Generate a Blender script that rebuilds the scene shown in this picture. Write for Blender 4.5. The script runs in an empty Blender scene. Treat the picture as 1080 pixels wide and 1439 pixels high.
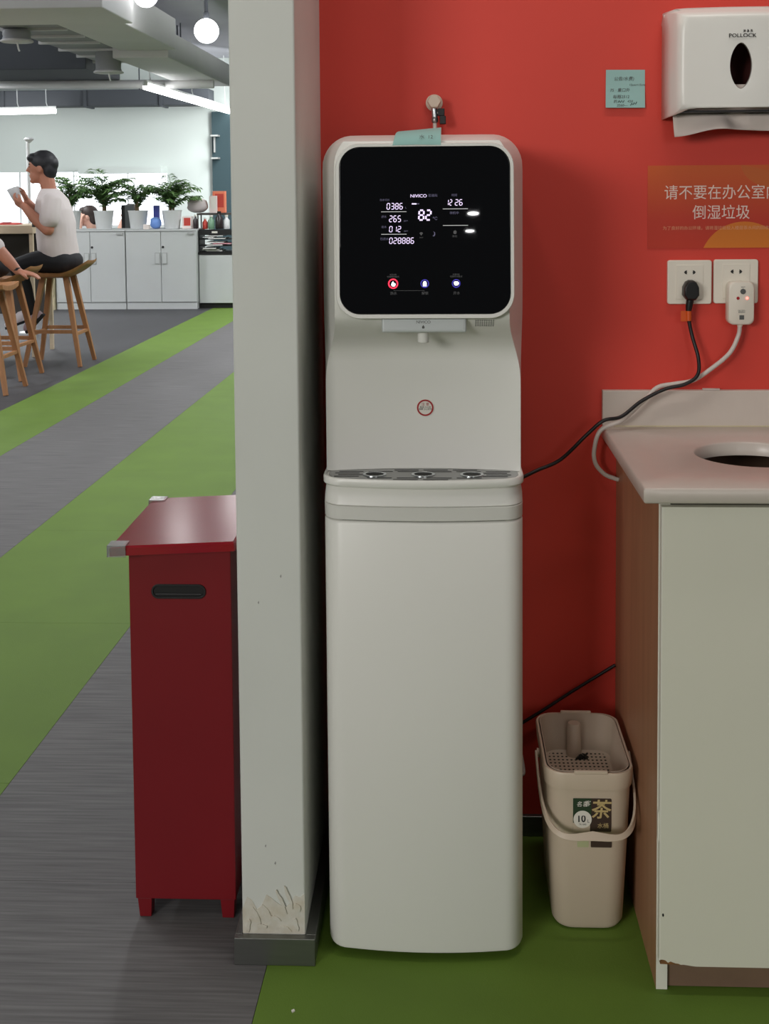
import bpy, bmesh, math, random
from mathutils import Vector, Matrix, noise
random.seed(7)
R = math.radians
S = bpy.context.scene
COL = S.collection

# ------------------------------------------------------------------ camera
cam_d = bpy.data.cameras.new('camera')
cam = bpy.data.objects.new('camera', cam_d)
COL.objects.link(cam)
S.camera = cam
cam_d.sensor_fit = 'VERTICAL'
cam_d.sensor_height = 36.0
cam_d.lens = 1744.11 / 1439.0 * 36.0
cam_d.shift_y = -(719.5 - 368.88) / 1439.0
cam_d.clip_start = 0.05
cam_d.clip_end = 200
_r = Vector((0.99898217, 0.04438703, -0.0080259))
_u = Vector((0.00518848, 0.06367417, 0.99795725))
_b = Vector((0.0448074, -0.99698314, 0.06337906))
cam.matrix_world = Matrix(((_r.x, _u.x, _b.x, 0.0), (_r.y, _u.y, _b.y, -2.4479), (_r.z, _u.z, _b.z, 1.3172), (0, 0, 0, 1)))

# ------------------------------------------------------------------ world, lights, exposure
S.view_settings.view_transform = 'Standard'
S.view_settings.look = 'None'
S.view_settings.gamma = 1.0
S.view_settings.use_curve_mapping = False
S.view_settings.exposure = 0.0
W = bpy.data.worlds.new('world')
S.world = W
W.use_nodes = True
W.node_tree.nodes['Background'].inputs[0].default_value = (0.86, 0.93, 1.0, 1)
W.node_tree.nodes['Background'].inputs[1].default_value = 0.06

def area(name, loc, size, power, color=(1, 1, 1), rot=(0, 0, 0), shape='RECTANGLE'):
    d = bpy.data.lights.new(name, 'AREA')
    d.shape = shape
    d.size, d.size_y = size
    d.energy = power
    d.color = color
    o = bpy.data.objects.new(name, d)
    COL.objects.link(o)
    o.location = loc
    o.rotation_euler = rot
    return o

area('tube_light_over_counter', (0.50, -0.70, 3.0), (1.0, 0.10), 10, (1.0, 0.96, 0.90))
area('tube_light_front', (-0.45, -1.9, 3.0), (0.2, 1.2), 6, (1.0, 0.97, 0.93))
area('office_light_behind_right', (1.9, -8.0, 2.6), (2.0, 1.6), 40, (1.0, 0.97, 0.93), (R(65), 0, R(10)))
area('office_light_behind_left', (-4.2, -7.6, 2.6), (2.4, 1.6), 260, (1.0, 0.975, 0.94), (R(62), 0, R(-26)))
area('round_lamp_far', (0.41, -13.7, 2.565), (0.14, 0.14), 3, (1, 1, 1), (R(12), 0, 0), 'ELLIPSE')
area('round_lamp_farther', (0.43, -16.3, 2.565), (0.13, 0.13), 3, (1, 1, 1), (R(10), 0, 0), 'ELLIPSE')
area('aisle_fill_near', (-2.2, 0.9, 2.9), (0.3, 1.8), 30, (0.98, 0.99, 1.0))  # added overhead fill out of frame, brightens the near aisle carpet
for k_, (x_, y_, p_) in enumerate(((-0.95, 3.4, 34), (-1.15, 6.7, 46), (-0.95, 9.4, 50), (-0.95, 11.6, 50), (-5.0, 4.6, 60), (-5.2, 8.2, 84), (-5.4, 11.4, 70))):
    area('unseen_fill_down', (x_, y_, 2.50), (0.25, 1.4), p_, (0.97, 0.99, 1.0))  # added fill kept outside the view, lights the office floor
    area('unseen_fill_up', (x_, y_, 2.54), (0.25, 1.4), p_ * 0.7, (0.97, 0.99, 1.0), (R(180), 0, 0))  # added upward fill for the undersides of the ducts
area('far_wall_fill_right', (-2.2, 14.2, 2.2), (0.6, 1.6), 90, (0.97, 1.0, 1.0), (R(50), 0, R(60)))  # added fill turned to the far wall to brighten it
area('far_wall_fill_left', (-7.6, 12.8, 2.2), (1.6, 1.6), 42, (0.97, 1.0, 1.0), (R(62), 0, R(-40)))  # second added fill, brightens the far wall from the left
area('office_light_rear_room', (-5.0, 18.0, 2.9), (5.0, 2.0), 160, (0.97, 1.0, 1.0))

# ------------------------------------------------------------------ helpers
def lin(c):
    return tuple((v / 12.92 if v <= 0.04045 else ((v + 0.055) / 1.055) ** 2.4) for v in (x / 255.0 for x in c))

MATS = {}
def mat(name, rgb, rough=0.5, metal=0.0, var=0.0, vscale=6.0, bump=0.0, bscale=200.0, emit=0.0, trans=0.0,
        stretch=(1, 1, 1), spec=0.5, coat=0.0, alpha=1.0, rgb2=None, ecol=None, detail=4.0):
    """principled material; rgb in sRGB 0-255; var: noise driven colour variation towards rgb2 or darker"""
    m = bpy.data.materials.new(name)
    m.use_nodes = True
    nt = m.node_tree
    b = nt.nodes['Principled BSDF']
    c = lin(rgb)
    b.inputs['Base Color'].default_value = (*c, 1)
    b.inputs['Roughness'].default_value = rough
    b.inputs['Metallic'].default_value = metal
    b.inputs['Specular IOR Level'].default_value = spec
    b.inputs['Coat Weight'].default_value = coat
    b.inputs['Transmission Weight'].default_value = trans
    b.inputs['Alpha'].default_value = alpha
    if emit:
        b.inputs['Emission Color'].default_value = (*(lin(ecol) if ecol else c), 1)
        b.inputs['Emission Strength'].default_value = emit
    if var or bump:
        tc = nt.nodes.new('ShaderNodeTexCoord')
        mp = nt.nodes.new('ShaderNodeMapping')
        mp.inputs['Scale'].default_value = stretch
        nt.links.new(tc.outputs['Object'], mp.inputs['Vector'])
    if var:
        n = nt.nodes.new('ShaderNodeTexNoise')
        n.inputs['Scale'].default_value = vscale
        n.inputs['Detail'].default_value = detail
        nt.links.new(mp.outputs['Vector'], n.inputs['Vector'])
        cr = nt.nodes.new('ShaderNodeValToRGB')
        cr.color_ramp.elements[0].position = 0.3
        cr.color_ramp.elements[1].position = 0.7
        c2 = lin(rgb2) if rgb2 else tuple(v * (1 - var) for v in c)
        cr.color_ramp.elements[0].color = (*c2, 1)
        cr.color_ramp.elements[1].color = (*c, 1)
        nt.links.new(n.outputs['Fac'], cr.inputs['Fac'])
        nt.links.new(cr.outputs['Color'], b.inputs['Base Color'])
    if bump:
        n2 = nt.nodes.new('ShaderNodeTexNoise')
        n2.inputs['Scale'].default_value = bscale
        n2.inputs['Detail'].default_value = 3
        nt.links.new(mp.outputs['Vector'], n2.inputs['Vector'])
        bp = nt.nodes.new('ShaderNodeBump')
        bp.inputs['Strength'].default_value = bump
        bp.inputs['Distance'].default_value = 0.002
        nt.links.new(n2.outputs['Fac'], bp.inputs['Height'])
        nt.links.new(bp.outputs['Normal'], b.inputs['Normal'])
    MATS[name] = m
    return m

ORG = {}
def finish(o, parent=None):
    COL.objects.link(o)
    if parent is not None:
        o.parent = parent
        ORG[o] = ORG.get(parent, Vector((0, 0, 0)))
    return o

def tag(o, label=None, cat=None, group=None, kind=None):
    if label: o['label'] = label
    if cat: o['category'] = cat
    if group: o['group'] = group
    if kind: o['kind'] = kind
    return o

def thing(name, loc, label=None, cat=None, group=None, kind=None):
    o = bpy.data.objects.new(name, None)
    COL.objects.link(o)
    o.location = loc
    o.empty_display_size = 0.05
    ORG[o] = Vector(loc)
    return tag(o, label, cat, group, kind)

class MB:
    """collects verts and faces in world coordinates"""
    def __init__(s):
        s.v = []; s.f = []
    def add(s, vs, fs):
        n = len(s.v)
        s.v += [tuple(p) for p in vs]
        s.f += [tuple(i + n for i in f) for f in fs]
        return s
    def box(s, x0, x1, y0, y1, z0, z1):
        vs = [(x, y, z) for z in (z0, z1) for y in (y0, y1) for x in (x0, x1)]
        return s.add(vs, [(0, 2, 3, 1), (4, 5, 7, 6), (0, 1, 5, 4), (2, 6, 7, 3), (0, 4, 6, 2), (1, 3, 7, 5)])
    def loft(s, loops, cap0=True, cap1=True, closed=True):
        n = len(loops[0]); vs = [p for l in loops for p in l]; fs = []
        for i in range(len(loops) - 1):
            for j in range(n if closed else n - 1):
                k = (j + 1) % n
                fs.append((i * n + j, i * n + k, (i + 1) * n + k, (i + 1) * n + j))
        if cap0: fs.append(tuple(reversed(range(n))))
        if cap1: fs.append(tuple((len(loops) - 1) * n + j for j in range(n)))
        return s.add(vs, fs)
    def prism(s, poly, axis, a, b):
        """poly 2D; axis 'y': poly=(x,z) extruded y a..b; 'z': (x,y); 'x': (y,z)"""
        def P(p, t):
            return {'y': (p[0], t, p[1]), 'z': (p[0], p[1], t), 'x': (t, p[0], p[1])}[axis]
        return s.loft([[P(p, a) for p in poly], [P(p, b) for p in poly]])
    def tube(s, pts, r, n=10, caps=True):
        pts = [Vector(p) for p in pts]
        rs = r if isinstance(r, (list, tuple)) else [r] * len(pts)
        loops = []; up = None
        for i, p in enumerate(pts):
            t = (pts[min(i + 1, len(pts) - 1)] - pts[max(i - 1, 0)]).normalized()
            if up is None:
                up = Vector((0, 0, 1)) if abs(t.z) < 0.9 else Vector((1, 0, 0))
            a = (up - t * up.dot(t)).normalized(); up = a
            b = t.cross(a)
            loops.append([p + (a * math.cos(q) + b * math.sin(q)) * rs[i] for q in (2 * math.pi * k / n for k in range(n))])
        return s.loft(loops, caps, caps)
    def bar(s, p, q, w, d, w1=None, d1=None):
        """rectangular bar from p to q"""
        p = Vector(p); q = Vector(q); t = (q - p).normalized()
        up = Vector((0, 1, 0)) if abs(t.y) < 0.9 else Vector((1, 0, 0))
        a = t.cross(up).normalized(); b = a.cross(t)
        w1 = w if w1 is None else w1; d1 = d if d1 is None else d1
        l0 = [p + a * w * i / 2 + b * d * j / 2 for i, j in ((-1, -1), (1, -1), (1, 1), (-1, 1))]
        l1 = [q + a * w1 * i / 2 + b * d1 * j / 2 for i, j in ((-1, -1), (1, -1), (1, 1), (-1, 1))]
        return s.loft([l0, l1])
    def lathe(s, prof, c, axis='z', n=24):
        """prof list of (r, t) along axis from centre c"""
        loops = []
        for r, t in prof:
            l = []
            for k in range(n):
                q = 2 * math.pi * k / n; u, v = r * math.cos(q), r * math.sin(q)
                if axis == 'z': l.append((c[0] + u, c[1] + v, c[2] + t))
                elif axis == 'y': l.append((c[0] + u, c[1] + t, c[2] + v))
                else: l.append((c[0] + t, c[1] + u, c[2] + v))
            loops.append(l)
        return s.loft(loops)
    def build(s, name, m, parent=None, smooth=None, bevel=0.0, segs=2, subsurf=0):
        o0 = ORG.get(parent, Vector((0, 0, 0))) if parent is not None else Vector((0, 0, 0))
        me = bpy.data.meshes.new(name)
        me.from_pydata([(p[0] - o0.x, p[1] - o0.y, p[2] - o0.z) for p in s.v], [], s.f)
        bm = bmesh.new(); bm.from_mesh(me)
        bmesh.ops.recalc_face_normals(bm, faces=bm.faces)
        bm.to_mesh(me); bm.free()
        me.materials.append(m if not isinstance(m, str) else MATS[m])
        if smooth is not None or bevel or subsurf:
            for p in me.polygons: p.use_smooth = True
            me.set_sharp_from_angle(angle=R(35 if smooth is None else smooth))
        o = bpy.data.objects.new(name, me)
        finish(o, parent)
        if bevel:
            b = o.modifiers.new('bevel', 'BEVEL')
            b.width = bevel; b.segments = segs; b.limit_method = 'ANGLE'; b.angle_limit = R(40)
            b.harden_normals = True
        if subsurf:
            q = o.modifiers.new('subsurf', 'SUBSURF'); q.levels = subsurf; q.render_levels = subsurf
        return o

def rrect(x0, x1, z0, z1, r, n=6):
    """rounded rectangle outline, counter-clockwise"""
    pts = []
    for cx, cz, a in ((x1 - r, z0 + r, -90), (x1 - r, z1 - r, 0), (x0 + r, z1 - r, 90), (x0 + r, z0 + r, 180)):
        for k in range(n + 1):
            q = R(a + 90 * k / n)
            pts.append((cx + r * math.cos(q), cz + r * math.sin(q)))
    return pts

def circ(cx, cz, r, n=24, rz=None):
    rz = rz or r
    return [(cx + r * math.cos(2 * math.pi * k / n), cz + rz * math.sin(2 * math.pi * k / n)) for k in range(n)]

def text(name, body, m, parent, loc, size, rot=(R(90), 0, 0), align='CENTER', depth=0.0002, sx=1.0, bold=0.0, shear=0.0):
    cu = bpy.data.curves.new(name, 'FONT')
    cu.body = body; cu.size = size; cu.align_x = align; cu.align_y = 'CENTER'
    cu.extrude = depth; cu.offset = bold; cu.resolution_u = 3; cu.shear = shear
    t = bpy.data.objects.new(name, cu)
    COL.objects.link(t)
    bpy.context.view_layer.update()
    me = bpy.data.meshes.new_from_object(t.evaluated_get(bpy.context.evaluated_depsgraph_get()))
    bpy.data.objects.remove(t); bpy.data.curves.remove(cu)
    me.name = name
    me.materials.clear(); me.materials.append(MATS[m] if isinstance(m, str) else m)
    o = bpy.data.objects.new(name, me)
    finish(o, parent)
    o.location = Vector(loc) - ORG.get(parent, Vector((0, 0, 0)))
    o.rotation_euler = rot
    o.scale = (sx, 1, 1)
    return o

def smoothstep(a, b, x):
    t = min(1, max(0, (x - a) / (b - a)))
    return t * t * (3 - 2 * t)

def catmull(pts, n=8):
    P = [Vector(p) for p in pts]; P = [P[0] * 2 - P[1]] + P + [P[-1] * 2 - P[-2]]
    out = []
    for i in range(1, len(P) - 2):
        for k in range(n):
            t = k / n
            out.append(0.5 * ((2 * P[i]) + (P[i + 1] - P[i - 1]) * t + (2 * P[i - 1] - 5 * P[i] + 4 * P[i + 1] - P[i + 2]) * t * t
                              + (3 * P[i] - P[i - 1] - 3 * P[i + 1] + P[i + 2]) * t ** 3))
    out.append(P[-2])
    return out

def copy_tree(o, parent=None):
    c = o.copy(); COL.objects.link(c); c.parent = parent
    for ch in list(o.children): copy_tree(ch, c)
    return c

# ------------------------------------------------------------------ materials
mat('red_paint', (214, 64, 50), 0.55, var=0.06, vscale=3, bump=0.06, bscale=160)
mat('white_paint', (214, 216, 210), 0.6, var=0.05, vscale=5, bump=0.05, bscale=90)
mat('peeled_plaster', (213, 211, 202), 0.8, var=0.2, rgb2=(200, 192, 174), vscale=45, bump=0.7, bscale=60)
mat('grey_carpet', (108, 106, 106), 0.75, var=0.45, vscale=9, stretch=(0.55, 14, 1), bump=0.3, bscale=60, detail=6)
mat('dark_carpet', (66, 66, 69), 0.6, var=0.25, vscale=9, stretch=(0.8, 12, 1), bump=0.2, bscale=60, detail=6)
mat('green_carpet', (94, 124, 34), 0.78, var=0.12, vscale=5, bump=0.25, bscale=320)
mat('brushed_metal', (128, 130, 126), 0.38, 0.85, var=0.1, vscale=8, stretch=(1, 1, 12))
mat('floor_base', (58, 62, 44), 0.9)
mat('dispenser_white', (228, 227, 221), 0.34)
mat('dispenser_trim', (216, 215, 209), 0.3)
mat('dark_gap', (40, 40, 38), 0.8)
mat('black_glass', (10, 10, 12), 0.015, spec=0.5)
mat('chrome', (200, 206, 208), 0.22, 0.9)
mat('tray_metal', (150, 151, 150), 0.3, 0.9)
mat('led_white', (222, 205, 240), 0.5, emit=1.0)
mat('led_line', (190, 190, 190), 0.5, emit=0.55)
mat('led_dim', (96, 92, 120), 0.5, emit=0.35)
mat('led_faint', (90, 90, 92), 0.6, emit=0.10)
mat('led_red', (240, 40, 70), 0.5, emit=1.5)
mat('led_blue', (60, 52, 170), 0.5, emit=0.55)
mat('led_icon', (235, 238, 255), 0.5, emit=1.6)
mat('sticker_white', (226, 222, 212), 0.5)
mat('sticker_red', (160, 20, 28), 0.5)
mat('ink_black', (30, 30, 30), 0.6)
mat('ink_grey', (86, 88, 86), 0.6)
mat('teal_paper', (152, 196, 190), 0.7, alpha=0.93)
mat('note_paper', (150, 188, 184), 0.8, var=0.05, vscale=8)
mat('paper_white', (216, 204, 196), 0.9, bump=0.15, bscale=50)
mat('socket_white', (226, 220, 206), 0.35)
mat('cord_white', (206, 198, 190), 0.45)
mat('cord_black', (20, 20, 21), 0.45)
mat('plug_black', (16, 16, 17), 0.4)
mat('orange_tag', (206, 84, 26), 0.4)
mat('worktop', (206, 196, 186), 0.32, var=0.03, vscale=30)
mat('cabinet_white', (224, 222, 206), 0.4, var=0.04, vscale=3)
mat('edge_white', (228, 226, 214), 0.4)
mat('side_wood', (176, 128, 96), 0.45, var=0.2, vscale=5, stretch=(3, 6, 0.5))
mat('kick_brown', (126, 100, 82), 0.5, var=0.15, vscale=20)
mat('chipboard', (140, 96, 54), 0.9, var=0.4, vscale=120)
mat('bucket_beige', (196, 180, 160), 0.45)
mat('basket_beige', (182, 166, 148), 0.5)
mat('label_green', (40, 62, 40), 0.5)
mat('label_brown', (62, 46, 40), 0.5)
mat('label_gold', (190, 168, 116), 0.5)
mat('label_cream', (206, 194, 160), 0.6)
mat('bin_red', (122, 20, 28), 0.32, var=0.08, vscale=4)
mat('bin_lid_red', (140, 25, 36), 0.17)
mat('black_plastic', (18, 19, 20), 0.45)
mat('clear_plastic', (236, 236, 236), 0.12, trans=0.85, spec=0.6)

# ------------------------------------------------------------------ the setting: floor
floor = MB().box(-9, 3.2, -7, 22, -0.05, -0.006).build('floor', 'floor_base')
tag(floor, 'striped carpet floor in grey and green', None, None, 'structure')
ANG = 0.025   # the stripes run a little askew to the red wall
edges = [(-6.45, 'dark_carpet'), (-5.82, 'dark_carpet'), (-5.19, 'dark_carpet'), (-4.56, 'dark_carpet'), (-3.93, 'dark_carpet'),
         (-3.32, 'dark_carpet'), (-2.705, 'green_carpet'), (-2.245, 'grey_carpet'), (-1.614, 'green_carpet'), (-0.962, 'grey_carpet'),
         (-0.2875, 'green_carpet'), (1.07, 'grey_carpet')]
ends = [e[0] for e in edges[1:]] + [1.75]
k = 0
for (xa, mname), xb in zip(edges, ends):
    y = -5.2 - 0.31 * (k % 3); k += 1
    if -0.3 < xa < 0: y = -5.75
    if xa < -2.75: y = 2.0 - 0.3 * (k % 3)
    while y < 12.4:
        y1 = min(y + 1.0, 12.5)
        g = 0.0005
        p = [(xa + g, y + g), (xb - g, y + g), (xb - g, y1 - g), (xa + g, y1 - g)]
        p = [(a + ANG * b, b) for a, b in p]
        MB().prism(p, 'z', -0.006, 0.0).build('carpet_tile', mname, floor)
        y = y1
carpet_far = MB().box(-8.8, 2.0, 12.52, 21, -0.006, 0.0).build('carpet_field', 'dark_carpet', floor)

# ------------------------------------------------------------------ the setting: walls near the camera
wall = MB().box(-0.30, 3.0, 0.0, 0.14, 0, 3.2).build('wall_back', 'red_paint')
tag(wall, 'matte red painted wall behind the white water dispenser', None, None, 'structure')
bb = MB().box(-0.232, 3.0, -0.012, 0.0, 0, 0.042).build('baseboard_back', 'brushed_metal', None, bevel=0.002)
tag(bb, 'grey metal skirting at the foot of the red wall', None, None, 'structure')
# white partition end, its foot peeling
pw = MB()
pw.box(-0.342, -0.234, -0.425, 0.14, 0.0, 3.2)
wp = pw.build('wall_partition', 'white_paint', None, bevel=0.004)
tag(wp, 'narrow white pillar end of the partition between red bin and dispenser', None, None, 'structure')
pl = MB()
rnd = random.Random(3)
outline = [(-0.341, 0.047)]
outline += [(-0.235, 0.047), (-0.235, 0.118)]
for i in range(1, 13):
    x = -0.235 - 0.106 * i / 13
    outline.append((x, 0.098 + 0.012 * math.sin(i * 1.1) + 0.012 * rnd.random()))
outline.append((-0.341, 0.09))
pl.prism(outline, 'y', -0.4262, -0.4248)
pl.build('peeled_patch', 'peeled_plaster', wp)
for x, z, w, h in ((-0.262, 0.112, 0.0035, 0.022), (-0.276, 0.108, 0.003, 0.024), (-0.247, 0.094, 0.006, 0.008), (-0.300, 0.086, 0.005, 0.018),
                   (-0.317, 0.078, 0.004, 0.016), (-0.284, 0.074, 0.010, 0.005), (-0.250, 0.064, 0.005, 0.012), (-0.331, 0.062, 0.004, 0.013), (-0.268, 0.056, 0.012, 0.004), (-0.306, 0.060, 0.009, 0.004)):
    ph = rnd.uniform(-0.5, 0.5); pts = []
    for q in (2 * math.pi * j / 11 for j in range(11)):
        a_, b_ = w * math.cos(q) * rnd.uniform(0.55, 1.25), h * math.sin(q) * rnd.uniform(0.55, 1.2)
        pts.append((x + a_ * math.cos(ph) - b_ * math.sin(ph), z + a_ * math.sin(ph) + b_ * math.cos(ph)))
    MB().prism(pts, 'y', -0.4285, -0.426).build('paint_flake', 'peeled_plaster', wp, bevel=0.0006)
for x, z, s in ((-0.306, 0.62, 0.0016), (-0.268, 0.665, 0.0018), (-0.284, 0.17, 0.0018), (-0.3, 0.2, 0.0016)):
    MB().prism([(x - s, z), (x, z - s * 1.6), (x + s * 0.6, z), (x + s * 0.2, z + s * 2)], 'y', -0.4254, -0.4249).build('scuff_mark', mat('scuff', (150, 150, 146), 0.7), wp)
b2 = MB()
b2.box(-0.354, -0.2165, -0.441, -0.4275, 0.0, 0.047)
b2.box(-0.354, -0.3425, -0.4275, 0.14, 0.0, 0.047)
b2.box(-0.2335, -0.2165, -0.4275, -0.012, 0.0, 0.047)
tag(b2.build('baseboard_partition', 'brushed_metal', None, bevel=0.0012), 'grey metal skirting wrapped around the foot of the white pillar', None, None, 'structure')

# ------------------------------------------------------------------ water dispenser
CX = -0.0305
wd = thing('water_dispenser', (CX, -0.24, 0), 'tall white floor standing water dispenser with black touch display panel', 'water dispenser')

def plan(hw, yc, yb=-0.06, bulge=0.010, r=0.034, ry=0.042, n=7):
    """half-rounded front plan outline of the dispenser body"""
    pts = []
    xs = hw - r
    ysd = yc + bulge
    for i in range(-8, 9):
        x = xs * i / 8
        pts.append((CX + x, yc + bulge * (x / xs) ** 2))
    for k in range(1, n + 1):
        q = R(90 * k / n)
        pts.append((CX + xs + r * math.sin(q), ysd + ry * (1 - math.cos(q))))
    pts.append((CX + hw, yb)); pts.append((CX - hw, yb))
    for k in range(n, 0, -1):
        q = R(90 * k / n)
        pts.append((CX - xs - r * math.sin(q), ysd + ry * (1 - math.cos(q))))
    return pts

def lofted(name, secs, m, parent, **kw):
    """secs: (z, hw, yc[, inset]) stacked"""
    mb = MB()
    mb.loft([[(x, y, z) for x, y in plan(hw, yc)] for z, hw, yc in secs])
    return mb.build(name, m, parent, **kw)

lofted('lower_door', [(0.014, 0.161, -0.418), (0.0165, 0.165, -0.423), (0.022, 0.1665, -0.425), (0.40, 0.1670, -0.4255), (0.752, 0.1672, -0.4255), (0.755, 0.1665, -0.4245), (0.7562, 0.165, -0.423)], 'dispenser_white', wd, smooth=40)
lofted('core', [(0.006, 0.150, -0.405), (0.80, 0.162, -0.419)], 'dark_gap', wd)
lofted('trim_band', [(0.7585, 0.1662, -0.4242), (0.7595, 0.1672, -0.4257), (0.781, 0.1674, -0.4260), (0.782, 0.1664, -0.4245)], 'dispenser_trim', wd, smooth=40)
lofted('tray_apron', [(0.7828, 0.1664, -0.4245), (0.7838, 0.1672, -0.4255), (0.795, 0.1668, -0.422), (0.806, 0.1655, -0.417), (0.814, 0.164, -0.411), (0.818, 0.163, -0.409)], 'dispenser_white', wd, smooth=40)
for sx in (-1, 1):
    MB().lathe([(0.016, 0), (0.016, 0.008)], (CX + sx * 0.12, -0.37, 0.0005)).build('foot', 'dark_gap', wd)
    MB().lathe([(0.016, 0), (0.016, 0.008)], (CX + sx * 0.12, -0.10, 0.0005)).build('foot', 'dark_gap', wd)

def recess_y(x, hw=0.165):
    return -0.331 - 0.021 * (abs(x) / hw) ** 2

# tray rim: a flat bowl edge with the recess curve behind
mb = MB()
rim = plan(0.1685, -0.432, bulge=0.012, r=0.040, ry=0.040)
front = [p for p in rim if p[1] < -0.36]
rim2 = plan(0.1685, -0.432, yb=-0.10, bulge=0.012, r=0.040, ry=0.040)
mb.loft([[(x, y, z) for x, y in plan(hw, yc, yb=-0.10, bulge=0.012, r=0.040, ry=0.040)] for z, hw, yc in ((0.8135, 0.160, -0.42), (0.8145, 0.1665, -0.430), (0.8175, 0.1685, -0.432), (0.8265, 0.1685, -0.432), (0.8285, 0.1675, -0.431), (0.8285, 0.1645, -0.428), (0.8255, 0.163, -0.4265))])
mb.build('tray_rim', 'dispenser_white', wd, smooth=40)
# perforated drip tray: plate with real slots and round cup rings
tray = MB()
def tray_front(x):
    ax = abs(x); xs = 0.122
    if ax <= xs: return -0.424 + 0.012 * (ax / xs) ** 2
    t = min(1, (ax - xs) / 0.038)
    return -0.412 + 0.036 * (1 - math.sqrt(max(0, 1 - t * t)))
N = 40
top = []
for i in range(N + 1):
    x = -0.160 + 0.320 * i / N
    top.append((CX + x, tray_front(x), 0.8262))
for i in range(N, -1, -1):
    x = -0.160 + 0.320 * i / N
    top.append((CX + x, recess_y(x) - 0.0008, 0.8262))
tray.loft([[(a, b, 0.8245) for a, b, c in top], top])
tr = tray.build('drip_tray', 'tray_metal', wd)
for cxo in (-0.082, 0.0, 0.082):
    o = MB(); rr = []
    yo = -0.378
    for rad, z in ((0.0135, 0.8263), (0.0135, 0.8275), (0.0175, 0.8275), (0.0175, 0.8263)):
        rr.append([(CX + cxo + rad * 1.15 * math.cos(q), yo + rad * math.sin(q), z) for q in (2 * math.pi * k / 24 for k in range(24))])
    o.loft(rr + [rr[0]], False, False)
    o.build('cup_ring', 'chrome', tr, smooth=30)
    MB().prism(circ(CX + cxo, yo, 0.0152, 20, 0.0130), 'z', 0.8263, 0.8266).build('drain_hole', 'dark_gap', tr)
for row in range(7):
    yy = -0.4135 + row * 0.0115
    for seg in range(6):
        x0 = -0.150 + seg * 0.050 + (0.006 if row % 2 else 0); x1 = x0 + 0.042
        if any(abs((x0 + x1) / 2 - c) < 0.036 and abs(yy + 0.378) < 0.022 for c in (-0.082, 0, 0.082)):
            continue
        if x1 > 0.150 or yy > recess_y(x0) - 0.006 or yy < tray_front(max(abs(x0), abs(x1))) + 0.004: continue
        MB().prism(rrect(CX + x0, CX + x1, yy - 0.0016, yy + 0.0016, 0.0015, 3), 'z', 0.8263, 0.8266).build('slot', 'dark_gap', tr)

# upper shell with its concave front, lofted along the height
LEAN = 0.061
def headline(z):              # front plane of the leaning head
    return -0.428 + LEAN * (z - 1.10)
mb = MB(); loops = []
zs = [0.8265, 0.84, 0.90, 0.95, 0.97, 0.985, 1.0, 1.015, 1.03, 1.045, 1.06, 1.07, 1.08, 1.09, 1.10, 1.15, 1.25, 1.34, 1.355, 1.365, 1.375, 1.382, 1.387, 1.392, 1.396, 1.399, 1.4005]
for z in zs:
    s = smoothstep(1.030, 1.104, z)
    wf = 0.1655 - 0.022 * smoothstep(0.975, 1.098, z) ** 1.3
    Wd = 0.1672 + 0.006 * smoothstep(1.0, 1.12, z)
    ysd = -0.335 + 0.045 * smoothstep(1.0, 1.12, z)
    if z > 1.345:
        t = (z - 1.345) / 0.0556; q = 1 - math.sqrt(max(0, 1 - t * t))
        Wd -= 0.052 * q; wf -= 0.045 * q
    row = []
    back = 0.0
    if z > 1.384: back = (z - 1.384) / 0.0165
    row.append((CX - Wd, -0.055, z)); row.append((CX - Wd, -0.20, z)); row.append((CX - Wd, ysd, z))
    n = 16
    for i in range(n + 1):
        x = -wf + 2 * wf * i / n
        yr = recess_y(x)
        yh = headline(z) + 0.010
        y = yr + (yh - yr) * s
        if back: y = y + (0.10 * back ** 2.2)
        row.append((CX + x, y, z))
    row.append((CX + Wd, ysd, z)); row.append((CX + Wd, -0.20, z)); row.append((CX + Wd, -0.055, z))
    loops.append(row)
mb.loft(loops)
shell = mb.build('upper_shell', 'dispenser_white', wd, smooth=38)

# leaning head: frame and glass in the plane of the display
TILT = math.atan(LEAN)
def dp(u, v, off=0.0):
    """point on the display plane from panel coordinates: u across (m from panel centre), v up (m from panel bottom)"""
    z = 1.104 + v * math.cos(TILT)
    return (CX + 0.0055 + u, headline(1.104) + v * math.sin(TILT) - off * math.cos(TILT), z + off * math.sin(TILT))
PW, PH = 0.2785, 0.2735
def plate(name, outline, off0, off1, m, parent, **kw):
    return MB().loft([[dp(u, v, off0) for u, v in outline], [dp(u, v, off1) for u, v in outline]]).build(name, m, parent, **kw)
fr_o = rrect(-PW / 2 - 0.0065, PW / 2 + 0.0065, -0.0075, PH + 0.0062, 0.040, 10)
fr_i = rrect(-PW / 2 - 0.0005, PW / 2 + 0.0005, -0.0005, PH + 0.0005, 0.034, 10)
mb = MB()
def ol(o, off, s=0.0):
    return [dp(u * (1 - s), (v - PH / 2) * (1 - s) + PH / 2, off) for u, v in o]
mb.loft([ol(fr_o, -0.012), ol(fr_o, 0.0005), ol(fr_o, 0.002, 0.006), ol(fr_i, 0.002), ol(fr_i, -0.004)], True, False)
mb.build('panel_frame', 'dispenser_white', wd, smooth=35)
glass = plate('display_panel', rrect(-PW / 2, PW / 2, 0, PH, 0.0335, 10), -0.003, 0.0012, 'black_glass', wd, bevel=0.001)
glass['label'] = 'black glass touch display with white digits'
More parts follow.
